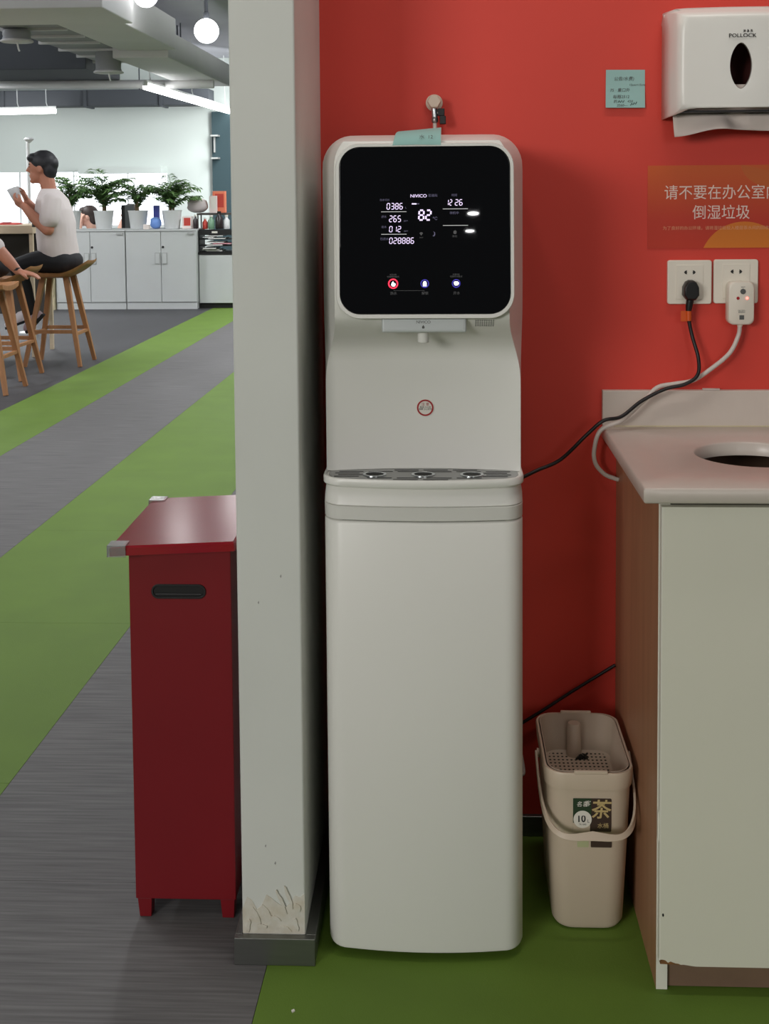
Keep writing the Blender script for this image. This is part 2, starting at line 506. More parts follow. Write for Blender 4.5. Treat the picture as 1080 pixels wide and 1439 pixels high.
# display px (from the layout of the readouts): helper converts layout units to panel metres
KX, KY = PW / 241.0, PH / 235.0
def du(px): return (px - 595.5) * KX
def dv(py): return (441.0 - py) * KY
SEG = {'0': 'abcdef', '1': 'bc', '2': 'abged', '3': 'abgcd', '4': 'fgbc', '5': 'afgcd', '6': 'afgedc', '7': 'abc', '8': 'abcdefg', '9': 'abcdfg'}
def digit(ch, x, y, w, h, m='led_white', th=None):
    """x,y top-left in layout units"""
    th = th or h * 0.11
    mb = MB()
    g = th * 0.45
    def seg(x0, y0, x1, y1):
        if abs(x1 - x0) > abs(y1 - y0):
            pts = [(x0 + g, y0 - th / 2), (x1 - g, y0 - th / 2), (x1 - g, y0 + th / 2), (x0 + g, y0 + th / 2)]
        else:
            pts = [(x0 - th / 2, y0 + g), (x0 + th / 2, y0 + g), (x0 + th / 2, y1 - g), (x0 - th / 2, y1 - g)]
        sh = 0.06
        pts = [(du(a + sh * (y + h - b)), dv(b)) for a, b in pts]
        mb.loft([[dp(a, b, 0.0013) for a, b in pts], [dp(a, b, 0.0016) for a, b in pts]])
    X0, X1, Y0, Y1, YM = x + th / 2, x + w - th / 2, y + th / 2, y + h - th / 2, y + h / 2
    pos = {'a': (X0, Y0, X1, Y0), 'd': (X0, Y1, X1, Y1), 'g': (X0, YM, X1, YM), 'f': (X0, Y0, X0, YM), 'b': (X1, Y0, X1, YM), 'e': (X0, YM, X0, Y1), 'c': (X1, YM, X1, Y1)}
    for s in SEG[ch]: seg(*pos[s])
    return mb.build('digit', m, glass)
def number(s, x0, x1, y0, y1, gap=0.25, th=None):
    n = len(s); w = (x1 - x0) / (n + (n - 1) * gap)
    for i, c in enumerate(s):
        if c != ' ': digit(c, x0 + i * w * (1 + gap), y0, w, y1 - y0, th=th)
number('0386', 541.6, 564.5, 284.8, 294.0)
number('265', 545.0, 561.8, 302.3, 311.7)
number('012', 545.0, 561.8, 317.2, 325.8)
number('028886', 545.0, 580.2, 333.4, 342.2)
number('82', 586.0, 604.8, 294.2, 310.0, gap=0.12, th=2.3)
number('12', 625.5, 634.2, 280.2, 289.0); number('26', 638.0, 648.8, 280.2, 289.0)
def rule(x0, x1, y, h, m):
    pts = [(du(x0), dv(y + h / 2)), (du(x1), dv(y + h / 2)), (du(x1), dv(y - h / 2)), (du(x0), dv(y - h / 2))]
    return plate('rule_line', pts, 0.0013, 0.0015, m, glass)
for a in ((534, 569.8, 297.1), (534, 569.8, 328.7), (621.2, 656.6, 293.6), (621.2, 656.6, 316.8)):
    rule(*a, 0.75, 'led_line')
rule(577.5, 584, 286.2, 1.8, 'led_white')
rule(584, 588, 286.2, 1.2, 'led_dim')
rule(551, 595, 408.0, 0.4, 'led_faint')
TROT = (R(90) - TILT, 0, 0)
def dtext(s, px, py, size, m, name='lettering', align='CENTER', sx=1.0, bold=0.0):
    return text(name, s, m, glass, dp(du(px), dv(py), 0.0014), size * KY, TROT, align, 0.00008, sx, bold)
dtext('NIVICO', 575.2, 275.3, 6.4, 'led_white', align='LEFT', sx=1.08)
dtext('尼维科', 607.2, 275.0, 4.4, 'led_dim')
dtext('出水TDS', 539, 280.6, 3.6, 'led_dim'); dtext('L', 569, 291.5, 4, 'led_dim')
dtext('进水', 538, 304.2, 3.8, 'led_dim'); dtext('ppm', 569, 309.6, 3.2, 'led_dim')
dtext('出水', 538, 318.5, 3.8, 'led_dim'); dtext('ppm', 569, 324, 3.2, 'led_dim')
dtext('已滤水', 538.4, 335.4, 4.0, 'led_dim')
dtext('℃', 610.2, 307.2, 6.0, 'led_dim')
dtext('时间', 637.5, 274.6, 4.0, 'led_dim')
dtext('待机中', 637.3, 299.6, 4.4, 'led_dim')
dtext('净化', 637.8, 332.2, 3.6, 'led_faint'); dtext('WIFI', 590.5, 333.8, 2.6, 'led_faint')
for px, a, b in ((550.5, '热水', '长按3秒\n切换热水模式'), (595, '解锁', ''), (639.5, '开水', '长按3秒\n切换开水模式')):
    dtext(a, px + 0.5, 412, 4.8, 'led_faint')
    if b: dtext(b, px, 387.2, 2.9, 'led_faint')
def icon(name, pts, m):
    pts = [(du(a), dv(b)) for a, b in pts]
    return plate(name, pts, 0.0013, 0.0016, m, glass)
def ring(px, py, r0, r1, m):
    mb = MB(); n = 28
    def lp(r, off): return [dp(du(px + r * math.cos(2 * math.pi * k / n)), dv(py - r * math.sin(2 * math.pi * k / n)), off) for k in range(n)]
    mb.loft([lp(r0, 0.0013), lp(r0, 0.0016), lp(r1, 0.0016), lp(r1, 0.0013)], False, False)
    return mb.build('button_ring', m, glass)
ring(550.5, 398.2, 5.2, 7.2, 'led_red'); ring(595.2, 398.2, 4.6, 6.0, 'led_blue'); ring(639.5, 398.2, 4.6, 6.0, 'led_blue')
icon('drop_icon', [(549.8, 395), (551.2, 395.4), (551.4, 397.2), (553.6, 397.6), (554, 400), (552.4, 402), (549.4, 402), (547.6, 400), (548.2, 397.6)], 'led_icon')
icon('lock_icon', [(592.6, 402), (592.6, 397.2), (593.4, 395.4), (595.2, 394.6), (597, 395.4), (597.8, 397.2), (597.8, 402)], 'led_icon')
icon('cup_icon', [(636.2, 396.4), (637.5, 395.3), (641.5, 395.3), (643.4, 397.0), (643.4, 399), (641.2, 401), (638, 401), (636.6, 399.6)], 'led_icon')
icon('moon_icon', [(606.5, 331.6), (608.6, 330), (608.9, 327), (607.6, 324.8), (610, 326.4), (610.4, 329.6), (608.8, 332)], 'led_dim')
icon('wifi_icon', [(590.5, 331), (588, 327.4), (589, 326.4), (590.5, 326), (592, 326.4), (593, 327.4)], 'led_faint')
icon('leaf_icon', [(636, 328), (636.2, 324.6), (639, 323.6), (640.6, 325.6), (640, 328.4), (637.8, 329)], 'led_faint')

# tap block with spout, speaker holes, warning sticker
tp = thing  # (readability)
tap = MB()
tap.box(-0.0965, 0.0425, -0.421, -0.36, 1.0725, 1.0965)
mat('satin_silver', (212, 216, 217), 0.36, 0.35)
tapo = tap.build('tap_block', 'satin_silver', wd, bevel=0.003)
tapo['label'] = 'satin chrome tap block'
MB().box(-0.0925, 0.0385, -0.4218, -0.4205, 1.0765, 1.0945).build('tap_face', 'satin_silver', tapo, bevel=0.0005)
text('lettering', 'NIVICO', 'ink_grey', tapo, (-0.028, -0.4220, 1.0900), 0.007, depth=0.0001)
MB().prism([(-0.030, 1.0795), (-0.0265, 1.0795), (-0.026, 1.082), (-0.0282, 1.0855), (-0.0305, 1.082)], 'y', -0.4221, -0.4218).build('drop_mark', 'ink_grey', tapo)
MB().lathe([(0.0078, 0), (0.0092, 0.001), (0.0096, 0.006), (0.0098, 0.021)], (-0.0285, -0.400, 1.0535), n=20).build('spout', 'dispenser_white', tapo, smooth=40)
def shell_y(x, z):
    s = smoothstep(1.030, 1.104, z)
    yr = recess_y(x - CX); return yr + (headline(z) + 0.010 - yr) * s
for i in range(9):
    for j in range(4):
        x, z = 0.058 + i * 0.0036, 1.0915 - j * 0.0033
        y = shell_y(x, z)
        MB().prism(circ(x, z, 0.0009, 6), 'y', y - 0.0012, y + 0.002).build('speaker_hole', 'dark_gap', shell)
sy = shell_y(-0.027, 0.932)
stk = MB().prism(circ(-0.027, 0.932, 0.0152, 32), 'y', sy - 0.0014, sy - 0.0004).build('warning_sticker', 'sticker_white', wd)
stk['label'] = 'round white sticker with a red ring'
mb = MB()
o1, o2 = circ(-0.027, 0.932, 0.0143, 32), circ(-0.027, 0.932, 0.0116, 32)
mb.loft([[(a, sy - 0.0013, b) for a, b in o1], [(a, sy - 0.0018, b) for a, b in o1], [(a, sy - 0.0018, b) for a, b in o2], [(a, sy - 0.0013, b) for a, b in o2]], False, False)
mb.build('red_ring', 'sticker_red', stk)
text('lettering', '注 意', 'sticker_red', stk, (-0.0268, sy - 0.0016, 0.9378), 0.0060, depth=0.0001)
text('lettering', '高温 小心烫\n沸腾 小心烫伤', 'ink_black', stk, (-0.0268, sy - 0.0016, 0.9312), 0.0036, depth=0.0001)
# blue-green note lying over the top edge
def ribbon(prof, x0, x1, th, m, name, parent, skew=0.0):
    """sheet following a (y,z) profile, thin but solid"""
    a = [[(x, y + (skew * i / len(prof)), z) for x in (x0, x1)] for i, (y, z) in enumerate(prof)]
    mb = MB()
    loops = []
    for i, (y, z) in enumerate(prof):
        sk = skew * i / max(1, len(prof) - 1)
        loops.append([(x0 + sk, y, z), (x1 + sk * 0.3, y, z), (x1 + sk * 0.3, y, z + th), (x0 + sk, y, z + th)])
    mb.loft(loops)
    return mb.build(name, m, parent, smooth=60)
tn = thing('sticky_note', (-0.04, -0.40, 1.39), 'blue-green sticky note draped over the top edge of the water dispenser', 'sticky note', 'sticky notes')
sheet = MB()
pts = [(-0.4135, 1.3795), (-0.4115, 1.3850), (-0.404, 1.3925), (-0.392, 1.3990), (-0.370, 1.4025), (-0.345, 1.4045)]
loops = []
for i, (y, z) in enumerate(pts):
    t = i / (len(pts) - 1)
    xa = -0.077 + 0.008 * t; xb = 0.002 + 0.001 * t
    lift = 0.006 * t
    loops.append([(xa, y, z), ((xa + xb) / 2, y - 0.001, z + 0.001 + lift * 0.3), (xb, y, z + lift), (xb, y, z + lift + 0.0006), ((xa + xb) / 2, y - 0.001, z + 0.0016 + lift * 0.3), (xa, y, z + 0.0006)])
sheet.loft(loops)
sheet.build('paper_sheet', 'teal_paper', tn, smooth=60)
text('handwriting', '水  12', 'ink_grey', tn, (-0.022, -0.4136, 1.3925), 0.009, rot=(R(60), 0, R(-4)), depth=0.0001)

# ------------------------------------------------------------------ valve and pipe on the red wall
mat('valve_cream', (206, 192, 174), 0.4)
vt = thing('wall_valve', (-0.010, 0, 1.44), 'small cream wall valve with black lever above the water dispenser', 'valve')
MB().lathe([(0.0165, 0), (0.0165, -0.006), (0.009, -0.008), (0.009, -0.030)], (-0.010, -0.0005, 1.474), 'y').build('wall_flange', 'valve_cream', vt, smooth=40)
MB().lathe([(0.0125, 0), (0.0138, -0.003), (0.0138, -0.015), (0.0125, -0.019)], (-0.010, -0.030, 1.474), 'y', 6).build('hex_cap', 'valve_cream', vt, bevel=0.002)
MB().tube([(-0.010, -0.028, 1.462), (-0.009, -0.028, 1.445)], 0.0062, 12).build('valve_body', 'chrome', vt, smooth=40)
MB().lathe([(0.005, 0), (0.0066, 0.002), (0.0066, 0.009), (0.005, 0.011)], (-0.009, -0.028, 1.434), 'z', 12).build('nut', 'tray_metal', vt, smooth=40)
MB().tube([(-0.009, -0.028, 1.436), (-0.0088, -0.030, 1.41), (-0.0085, -0.036, 1.3985)], 0.0040, 12).build('pipe', 'cord_white', vt, smooth=40)
mb = MB(); mb.box(-0.003, 0.010, -0.036, -0.022, 1.447, 1.4615); mb.box(0.0005, 0.0125, -0.040, -0.026, 1.431, 1.447)
mb.build('lever', 'black_plastic', vt, bevel=0.0015)
MB().tube([(-0.008, -0.028, 1.455), (0.0, -0.029, 1.453)], 0.003, 8).build('lever_pin', 'chrome', vt)

# ------------------------------------------------------------------ wall note, sign
nt_ = thing('sticky_note', (0.361, 0, 1.50), 'pale blue-green square sticky note with handwriting on the red wall', 'sticky note', 'sticky notes')
mb = MB(); loops = []
for i in range(6):
    t = i / 5; z = 1.5345 - 0.0735 * t; y = -0.0010 - 0.006 * t ** 2
    loops.append([(0.3235 - 0.0012 * t, y, z), (0.3985 - 0.0005 * t, y - 0.0006 * t, z - 0.0008), (0.3985 - 0.0005 * t, y - 0.0004 - 0.0006 * t, z - 0.0008), (0.3235 - 0.0012 * t, y - 0.0004, z)])
mb.loft(loops); mb.build('paper_sheet', 'note_paper', nt_)
for s, x, z, sz, al in (('公告/水费)', 0.358, 1.5165, 0.0085, 'CENTER'), ('12cm×15cm', 0.383, 1.5045, 0.0062, 'CENTER'), ('75 · 量口外', 0.350, 1.4945, 0.0080, 'CENTER'),
                        ('每箱2512', 0.352, 1.4815, 0.0080, 'CENTER'), ('约          420', 0.356, 1.4725, 0.0070, 'CENTER'), ('3560—', 0.354, 1.4650, 0.0070, 'CENTER')):
    t = (1.5345 - z) / 0.0735
    text('handwriting', s, 'ink_grey', nt_, (x, -0.0020 - 0.006 * t ** 2, z), sz, rot=(R(86), 0, 0), align=al, depth=0.0001, shear=0.15)
for x, z in ((0.352, 1.4725), (0.376, 1.4665)):
    t = (1.5345 - z) / 0.0735
    mb = MB()
    mb.tube([(x - 0.006 + 0.0024 * i, -0.0022 - 0.006 * t ** 2, z + (0.0022 if i % 2 else -0.0018) + 0.0006 * i * (1 if x > 0.36 else 0)) for i in range(6)], 0.0006, 5)
    mb.build('scribble', 'ink_black', nt_)

sg = thing('notice_sign', (0.549, 0, 1.267), 'orange-red notice with white Chinese lettering on the red wall', 'sign')
def sign_material():
    m = mat('sign_print', (196, 62, 30), 0.45)
    nt = m.node_tree; b = nt.nodes['Principled BSDF']
    tc = nt.nodes.new('ShaderNodeTexCoord'); sp = nt.nodes.new('ShaderNodeSeparateXYZ')
    nt.links.new(tc.outputs['Object'], sp.inputs[0])
    mr = nt.nodes.new('ShaderNodeMapRange'); mr.inputs['From Min'].default_value = -0.09; mr.inputs['From Max'].default_value = 0.09
    nt.links.new(sp.outputs['Z'], mr.inputs['Value'])
    cr = nt.nodes.new('ShaderNodeValToRGB')
    cr.color_ramp.elements[0].color = (*lin((192, 52, 30)), 1); cr.color_ramp.elements[1].color = (*lin((204, 92, 30)), 1)
    cr.color_ramp.elements[0].position = 0.35
    nt.links.new(mr.outputs['Result'], cr.inputs['Fac']); nt.links.new(cr.outputs['Color'], b.inputs['Base Color'])
    return m
sign_material()
mat('sign_orange', (214, 120, 30), 0.45); mat('sign_orange_dark', (196, 96, 36), 0.45); mat('sign_white', (236, 216, 206), 0.5); mat('sign_pale', (222, 160, 120), 0.5)
MB().box(0.405, 0.693, -0.0016, -0.0001, 1.186, 1.348).build('sign_board', 'sign_print', sg)
c = [(x, z) for x, z in circ(0.592, 1.152, 0.086, 48) if z > 1.1865]
c = [(0.592 + 0.086 * math.cos(R(a)), 1.152 + 0.086 * math.sin(R(a))) for a in range(24, 157, 6)]
MB().prism(c, 'y', -0.0019, -0.0016).build('sun_disc', 'sign_orange', sg)
c = [(0.655 + 0.07 * math.cos(R(a)), 1.348 + 0.045 * math.sin(R(a))) for a in range(180, 340, 8)]
c = [(min(x, 0.692), z) for x, z in c]
MB().prism(c, 'y', -0.0018, -0.0016).build('cloud_disc', 'sign_orange_dark', sg)
text('lettering', '请不要在办公室内', 'sign_white', sg, (0.548, -0.0020, 1.2935), 0.0300, depth=0.0002, sx=0.93)
text('lettering', '倒湿垃圾', 'sign_white', sg, (0.547, -0.0020, 1.2545), 0.0300, depth=0.0002, sx=0.93)
text('lettering', '为了良好的办公环境，请将湿垃圾投入楼层茶水间的回收垃圾桶', 'sign_pale', sg, (0.549, -0.0022, 1.2255), 0.0082, depth=0.0001)

# ------------------------------------------------------------------ sockets, plugs, cords
def socket(name, x0, z0, label):
    t = thing(name, (x0 + 0.043, 0, z0 + 0.043), label, 'socket', 'wall sockets above the counter')
    MB().prism(rrect(x0, x0 + 0.0855, z0, z0 + 0.086, 0.005), 'y', -0.0095, -0.0002).build('cover_plate', 'socket_white', t, bevel=0.002)
    MB().prism(rrect(x0 + 0.0165, x0 + 0.069, z0 + 0.010, z0 + 0.077, 0.002), 'y', -0.0108, -0.009).build('outlet_insert', 'socket_white', t, bevel=0.0006)
    for sx in (1, -1):
        cx, cz = x0 + 0.0428 - sx * 0.0082, z0 + 0.0625
        pts = [(cx - sx * 0.0032, cz), (cx - sx * 0.001, cz - 0.0028), (cx + sx * 0.0028, cz - 0.0042), (cx + sx * 0.0022, cz - 0.0012), (cx + sx * 0.0034, cz), (cx + sx * 0.0022, cz + 0.0012), (cx + sx * 0.0028, cz + 0.0042), (cx - sx * 0.001, cz + 0.0028)]
        MB().prism(pts, 'y', -0.0111, -0.0104).build('slot', 'dark_gap', t)
    return t
socket('wall_socket', 0.4430, 1.0775, 'white wall socket holding the black plug')
socket('wall_socket', 0.5325, 1.0785, 'white wall socket holding the white leakage protection plug')
# black plug and power cord to the dispenser
pc = thing('power_cord', (0.483, -0.02, 1.08), 'black plug with black power cord running down to the water dispenser', 'cord')
prof = []
for y, sc_ in ((-0.011, 0.92), (-0.020, 1.0), (-0.034, 0.98), (-0.040, 0.86)):
    base = [(-0.0155, -0.010), (-0.0150, 0.006), (-0.0095, 0.0165), (-0.004, 0.0195), (0.004, 0.0195), (0.0095, 0.0165), (0.0150, 0.006), (0.0155, -0.010), (0.0085, -0.0195), (-0.0085, -0.0195)]
    prof.append([(0.4845 + a * sc_, y, 1.1065 + b * sc_) for a, b in base])
MB().loft(prof).build('plug_body', 'plug_black', pc, bevel=0.002)
MB().tube([(0.4835, -0.027, 1.0895), (0.4815, -0.027, 1.075), (0.4805, -0.027, 1.066)], [0.0075, 0.0068, 0.0055], 12).build('strain_relief', 'plug_black', pc, smooth=40)
MB().tube([(0.4805, -0.027, 1.0665), (0.481, -0.027, 1.047)], [0.0056, 0.0056], 10).build('orange_sleeve', 'orange_tag', pc, smooth=40)
mb = MB(); mb.box(0.4655, 0.4785, -0.0285, -0.0262, 1.0455, 1.0665)
mb.build('orange_tag', 'orange_tag', pc, bevel=0.0008)
path = catmull([(0.4808, -0.027, 1.064), (0.4815, -0.027, 1.047), (0.4880, -0.030, 1.015), (0.4975, -0.040, 0.975), (0.4930, -0.055, 0.945), (0.468, -0.060, 0.928), (0.430, -0.058, 0.918), (0.385, -0.060, 0.895),
                (0.345, -0.075, 0.868), (0.310, -0.085, 0.862), (0.280, -0.080, 0.835), (0.230, -0.075, 0.785), (0.185, -0.080, 0.765), (0.150, -0.10, 0.7535), (0.120, -0.12, 0.749)], 8)
MB().tube(path, 0.0036, 10).build('cable', 'cord_black', pc, smooth=60)
# white plug with protector and white cord
wc = thing('power_cord', (0.58, -0.02, 1.05), 'white leakage protection plug with red light and looping white cord', 'cord')
mb = MB()
mb.loft([[(a, y, b) for a, b in rrect(0.5545 + d, 0.6045 - d, 1.0395 + d, 1.1235 - d, 0.012)] for y, d in ((-0.011, 0.001), (-0.013, 0.0), (-0.034, 0.0), (-0.037, 0.0015), (-0.038, 0.004))])
mb.build('plug_body', 'socket_white', wc, smooth=40)
MB().prism(circ(0.582, 1.1045, 0.0055, 8), 'y', -0.0388, -0.0378).build('test_button', 'ink_grey', wc)
MB().prism(circ(0.5725, 1.0915, 0.0030, 12), 'y', -0.0390, -0.0378).build('reset_button', 'sticker_red', wc)
mat('led_glow', (255, 130, 120), 0.5, emit=5.0, ecol=(255, 90, 80))
MB().lathe([(0.0026, 0), (0.002, -0.0012), (0.0, -0.0016)], (0.590, -0.0379, 1.0915), 'y', 12).build('indicator_light', 'led_glow', wc)
text('lettering', 'TEST', 'ink_grey', wc, (0.582, -0.0381, 1.1125), 0.004, depth=0.0001)
text('lettering', '10A 250V~\n漏电保护', 'ink_grey', wc, (0.580, -0.0381, 1.0660), 0.0034, depth=0.0001)
MB().box(0.5755, 0.5845, -0.0383, -0.0379, 1.0500, 1.0585).build('print_block', 'ink_grey', wc)
path = catmull([(0.5795, -0.026, 1.041), (0.5765, -0.027, 1.018), (0.560, -0.030, 0.985), (0.528, -0.035, 0.958), (0.490, -0.034, 0.932), (0.455, -0.034, 0.925), (0.420, -0.036, 0.918), (0.392, -0.045, 0.893),
                (0.350, -0.055, 0.858), (0.3090, -0.055, 0.838), (0.2970, -0.050, 0.800), (0.3000, -0.045, 0.770), (0.318, -0.040, 0.748), (0.3380, -0.038, 0.7390), (0.3455, -0.038, 0.737)], 8)
MB().tube(path, 0.0043, 10).build('cable', 'cord_white', wc, smooth=60)
MB().tube([(0.5795, -0.026, 1.0425), (0.5793, -0.026, 1.036)], [0.0062, 0.005], 12).build('strain_relief', 'socket_white', wc, smooth=40)

# ------------------------------------------------------------------ paper towel dispenser
pt = thing('paper_towel_dispenser', (0.575, 0, 1.45), 'white wall mounted paper towel dispenser with leaf shaped window', 'towel dispenser')
PX0, PX1, PZ0, PZ1 = 0.4325, 0.722, 1.440, 1.640
PC = (PX0 + PX1) / 2 - 0.0195   # window sits under the print
mb = MB()
def front_y(x):
    t = abs(x - (PX0 + PX1) / 2) / ((PX1 - PX0) / 2)
    return -0.103 + 0.012 * t ** 2 if t < 0.86 else -0.103 + 0.012 * t ** 2 + 0.085 * ((t - 0.86) / 0.14) ** 2.4
NX, NZ = 60, 44
lens_c, lens_z, lens_h, lens_w = 0.558, 1.5300, 0.0445, 0.0222
def in_lens(x, z):
    v = (z - lens_z) / lens_h
    return abs(v) < 1 and abs(x - lens_c) < lens_w * math.cos(v * math.pi / 2) ** 0.62
# shell grid built as rows from the leaf outline outwards so that its edge is clean
xs_all = [PX0 + (PX1 - PX0) * (0.5 - 0.5 * math.cos(math.pi * i / NX)) for i in range(NX + 1)]
def top_z(x):
    t = abs(x - (PX0 + PX1) / 2) / ((PX1 - PX0) / 2)
    return PZ1 - 0.001 * t ** 2 + (0.003 * smoothstep(0.86, 1.0, t))
def bot_z(x):
    t = abs(x - (PX0 + PX1) / 2) / ((PX1 - PX0) / 2)
    return 1.4530 - (0.0165 * smoothstep(0.84, 0.985, t))
nseg = 64
outer, inner = [], []
for k in range(nseg):
    a = 2 * math.pi * k / nseg
    # leaf outline
    v = math.sin(a); hw = lens_w * (0.85 * math.sqrt(max(0.0, 1 - v * v)) + 0.15 * max(0.0, math.cos(v * math.pi / 2)))
    inner.append((lens_c + (hw if math.cos(a) >= 0 else -hw), lens_z + lens_h * v))
    # outer point: ray to the box outline of the front face
    dx, dz = math.cos(a), math.sin(a)
    fx0, fx1 = PX0, PX1
    tx = ((fx1 - lens_c) / dx) if dx > 1e-6 else ((fx0 - lens_c) / dx if dx < -1e-6 else 1e9)
    zz = (PZ1 - lens_z) if dz > 0 else (1.4530 - lens_z)
    tz = zz / dz if abs(dz) > 1e-6 else 1e9
    t = min(tx, tz)
    outer.append((lens_c + dx * t, lens_z + dz * t))
for cx_, cz_ in ((PX0, 1.4530), (PX1, 1.4530), (PX1, PZ1), (PX0, PZ1)):
    kk = min(range(nseg), key=lambda q: (outer[q][0] - cx_) ** 2 + (outer[q][1] - cz_) ** 2); outer[kk] = (cx_, cz_)
loops = []
for s in range(15):
    f = s / 14
    f = f ** 0.8
    row = []
    for (ax, az), (bx, bz) in zip(inner, outer):
        x, z = ax + (bx - ax) * f, az + (bz - az) * f
        zt, zb = top_z(x), bot_z(x)
        z = zb + (z - 1.4530) / (PZ1 - 1.4530) * (zt - zb) if f > 0 else z
        y = front_y(x)
        lift = smoothstep(PZ1 - 0.030, PZ1, z)
        y = y + 0.030 * lift ** 3
        row.append((x, y, z))
    loops.append(row)
# return to the wall and an inner lip round the window
edge = loops[-1]
back = [(x, -0.004 if True else y, z) for x, y, z in edge]
lip = [(x, y + 0.0035, z) for x, y, z in loops[0]]
mb.loft([lip] + loops, False, False)
cover = mb.build('cover', 'dispenser_white', pt, smooth=50)
sol = cover.modifiers.new('solid', 'SOLIDIFY'); sol.thickness = 0.003; sol.offset = 1
# side cheeks and top of the shell back to the wall
def cheek(x, name):
    m2 = MB(); w = 0.003
    xa, xb = (x, x + w) if name == 'l' else (x - w, x)
    poly = [(-0.0005, PZ0 + 0.002), (-0.0005, PZ1 - 0.002), (-0.012, PZ1 - 0.003), (-0.012, PZ0 - 0.002)]
    m2.prism(poly, 'x', xa, xb)
    return m2.build('side_cheek', 'dispenser_white', pt)
cheek(PX0, 'l'); cheek(PX1, 'r')
mb = MB(); n = 30
l0, l1 = [], []
for i in range(n + 1):
    x = PX0 + (PX1 - PX0) * i / n
    l0.append((x, -0.0005, top_z(x) - 0.001)); l1.append((x, front_y(x) + 0.030, top_z(x) - 0.0005))
mb.loft([l0, l1], False, False, False)
o = mb.build('top_panel', 'dispenser_white', pt, smooth=40)
sol = o.modifiers.new('solid', 'SOLIDIFY'); sol.thickness = 0.003; sol.offset = -1
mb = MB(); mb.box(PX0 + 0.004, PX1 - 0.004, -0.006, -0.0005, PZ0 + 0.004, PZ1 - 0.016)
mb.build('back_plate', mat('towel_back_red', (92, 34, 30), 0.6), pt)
mb = MB(); mb.box(PX0 + 0.012, PX1 - 0.012, -0.085, -0.006, 1.446, 1.4495)
mb.build('bottom_tray', 'black_plastic', pt)
text('lettering', 'POLLOCK', 'ink_black', pt, (0.5595, -0.1072, 1.5850), 0.0098, depth=0.0004, sx=1.15, bold=0.00005)
text('lettering', '波 洛 克', 'ink_black', pt, (0.5695, -0.1072, 1.5935), 0.0050, depth=0.0004)
st = MB().box(0.452, 0.702, -0.080, -0.012, 1.4500, 1.4975).build('towel_stack', 'paper_white', None)
tag(st, 'stack of folded paper towels inside the wall dispenser window', 'paper towels')
tw = MB(); loops = []
nx = 30
for r_ in range(9):
    t = r_ / 8; row = []
    for i in range(nx + 1):
        u = i / nx; x = 0.4425 + 0.255 * u
        bottom = 1.4015 + 0.014 * smoothstep(0.0, 0.32, u) - 0.004 * smoothstep(0.32, 0.7, u) + 0.003 * smoothstep(0.7, 1, u)
        z = 1.4470 + (bottom - 1.4470) * t
        w = 0.010 * math.sin(u * 9.0 + t * 2.2) * t + 0.016 * math.exp(-((u - 0.46) / 0.07) ** 2) * math.sin(math.pi * t) - 0.010 * math.exp(-((u - 0.36) / 0.05) ** 2) * t
        y = -0.052 - 0.014 * t + w
        row.append((x + 0.003 * t, y, z))
    loops.append(row)
tw.loft(loops, False, False, False)
o = tw.build('paper_towel', 'paper_white', None, smooth=60)
sol = o.modifiers.new('solid', 'SOLIDIFY'); sol.thickness = 0.0008
tag(o, 'crumpled paper towel hanging out below the wall dispenser', 'paper towel')

# ------------------------------------------------------------------ counter: worktop and base cabinet
XK = 0.3170
wt = thing('worktop', (0.8, -0.25, 0.81), 'pale stone worktop with round waste hole and low upstand', 'worktop')
HX, HY, HR = 0.5500, -0.263, 0.102
n = 64
mb = MB()
inn, out = [], []
x0, x1, y0, y1 = XK, 1.30, -0.513, -0.001
for k in range(n):
    a = 2 * math.pi * k / n; dx, dy = math.cos(a), math.sin(a)
    inn.append((HX + HR * dx, HY + HR * dy))
    tx = (x1 - HX) / dx if dx > 1e-6 else ((x0 - HX) / dx if dx < -1e-6 else 1e9)
    ty = (y1 - HY) / dy if dy > 1e-6 else ((y0 - HY) / dy if dy < -1e-6 else 1e9)
    t = min(tx, ty); out.append([HX + dx * t, HY + dy * t])
for cx_, cy_ in ((x0, y0), (x1, y0), (x1, y1), (x0, y1)):     # snap to the corners
    kk = min(range(n), key=lambda q: (out[q][0] - cx_) ** 2 + (out[q][1] - cy_) ** 2)
    out[kk] = [cx_, cy_]
zt, zb, b = 0.8375, 0.8125, 0.003
def ins(p, d): return (min(max(p[0], x0 + d), x1 - d), min(max(p[1], y0 + d), y1 - d))
def inr(p, d): return (HX + (p[0] - HX) * (1 + d / HR), HY + (p[1] - HY) * (1 + d / HR))
mb.loft([[(*p, zb) for p in inn], [(*p, zt - b) for p in inn], [(*inr(p, b), zt) for p in inn], [(*ins(p, b), zt) for p in out], [(*p, zt - b) for p in out], [(*p, zb + b) for p in out], [(*ins(p, b), zb) for p in out], [(*p, zb) for p in inn]], False, False)
mb.build('slab', 'worktop', wt, smooth=50)
MB().box(XK, 1.30, -0.016, -0.001, 0.838, 0.9085).build('upstand', 'worktop', wt, bevel=0.0015)
MB().box(XK + 0.002, 1.30, -0.0175, -0.016, 0.8375, 0.8392).build('sealant_line', 'label_cream', wt)
ps = MB().prism([(0.512, -0.012), (0.545, -0.014), (0.546, -0.004), (0.513, -0.003)], 'z', 0.9088, 0.9112).build('plastic_strip', 'cord_white', None)
tag(ps, 'small white plastic strip lying on the worktop upstand', 'strip')

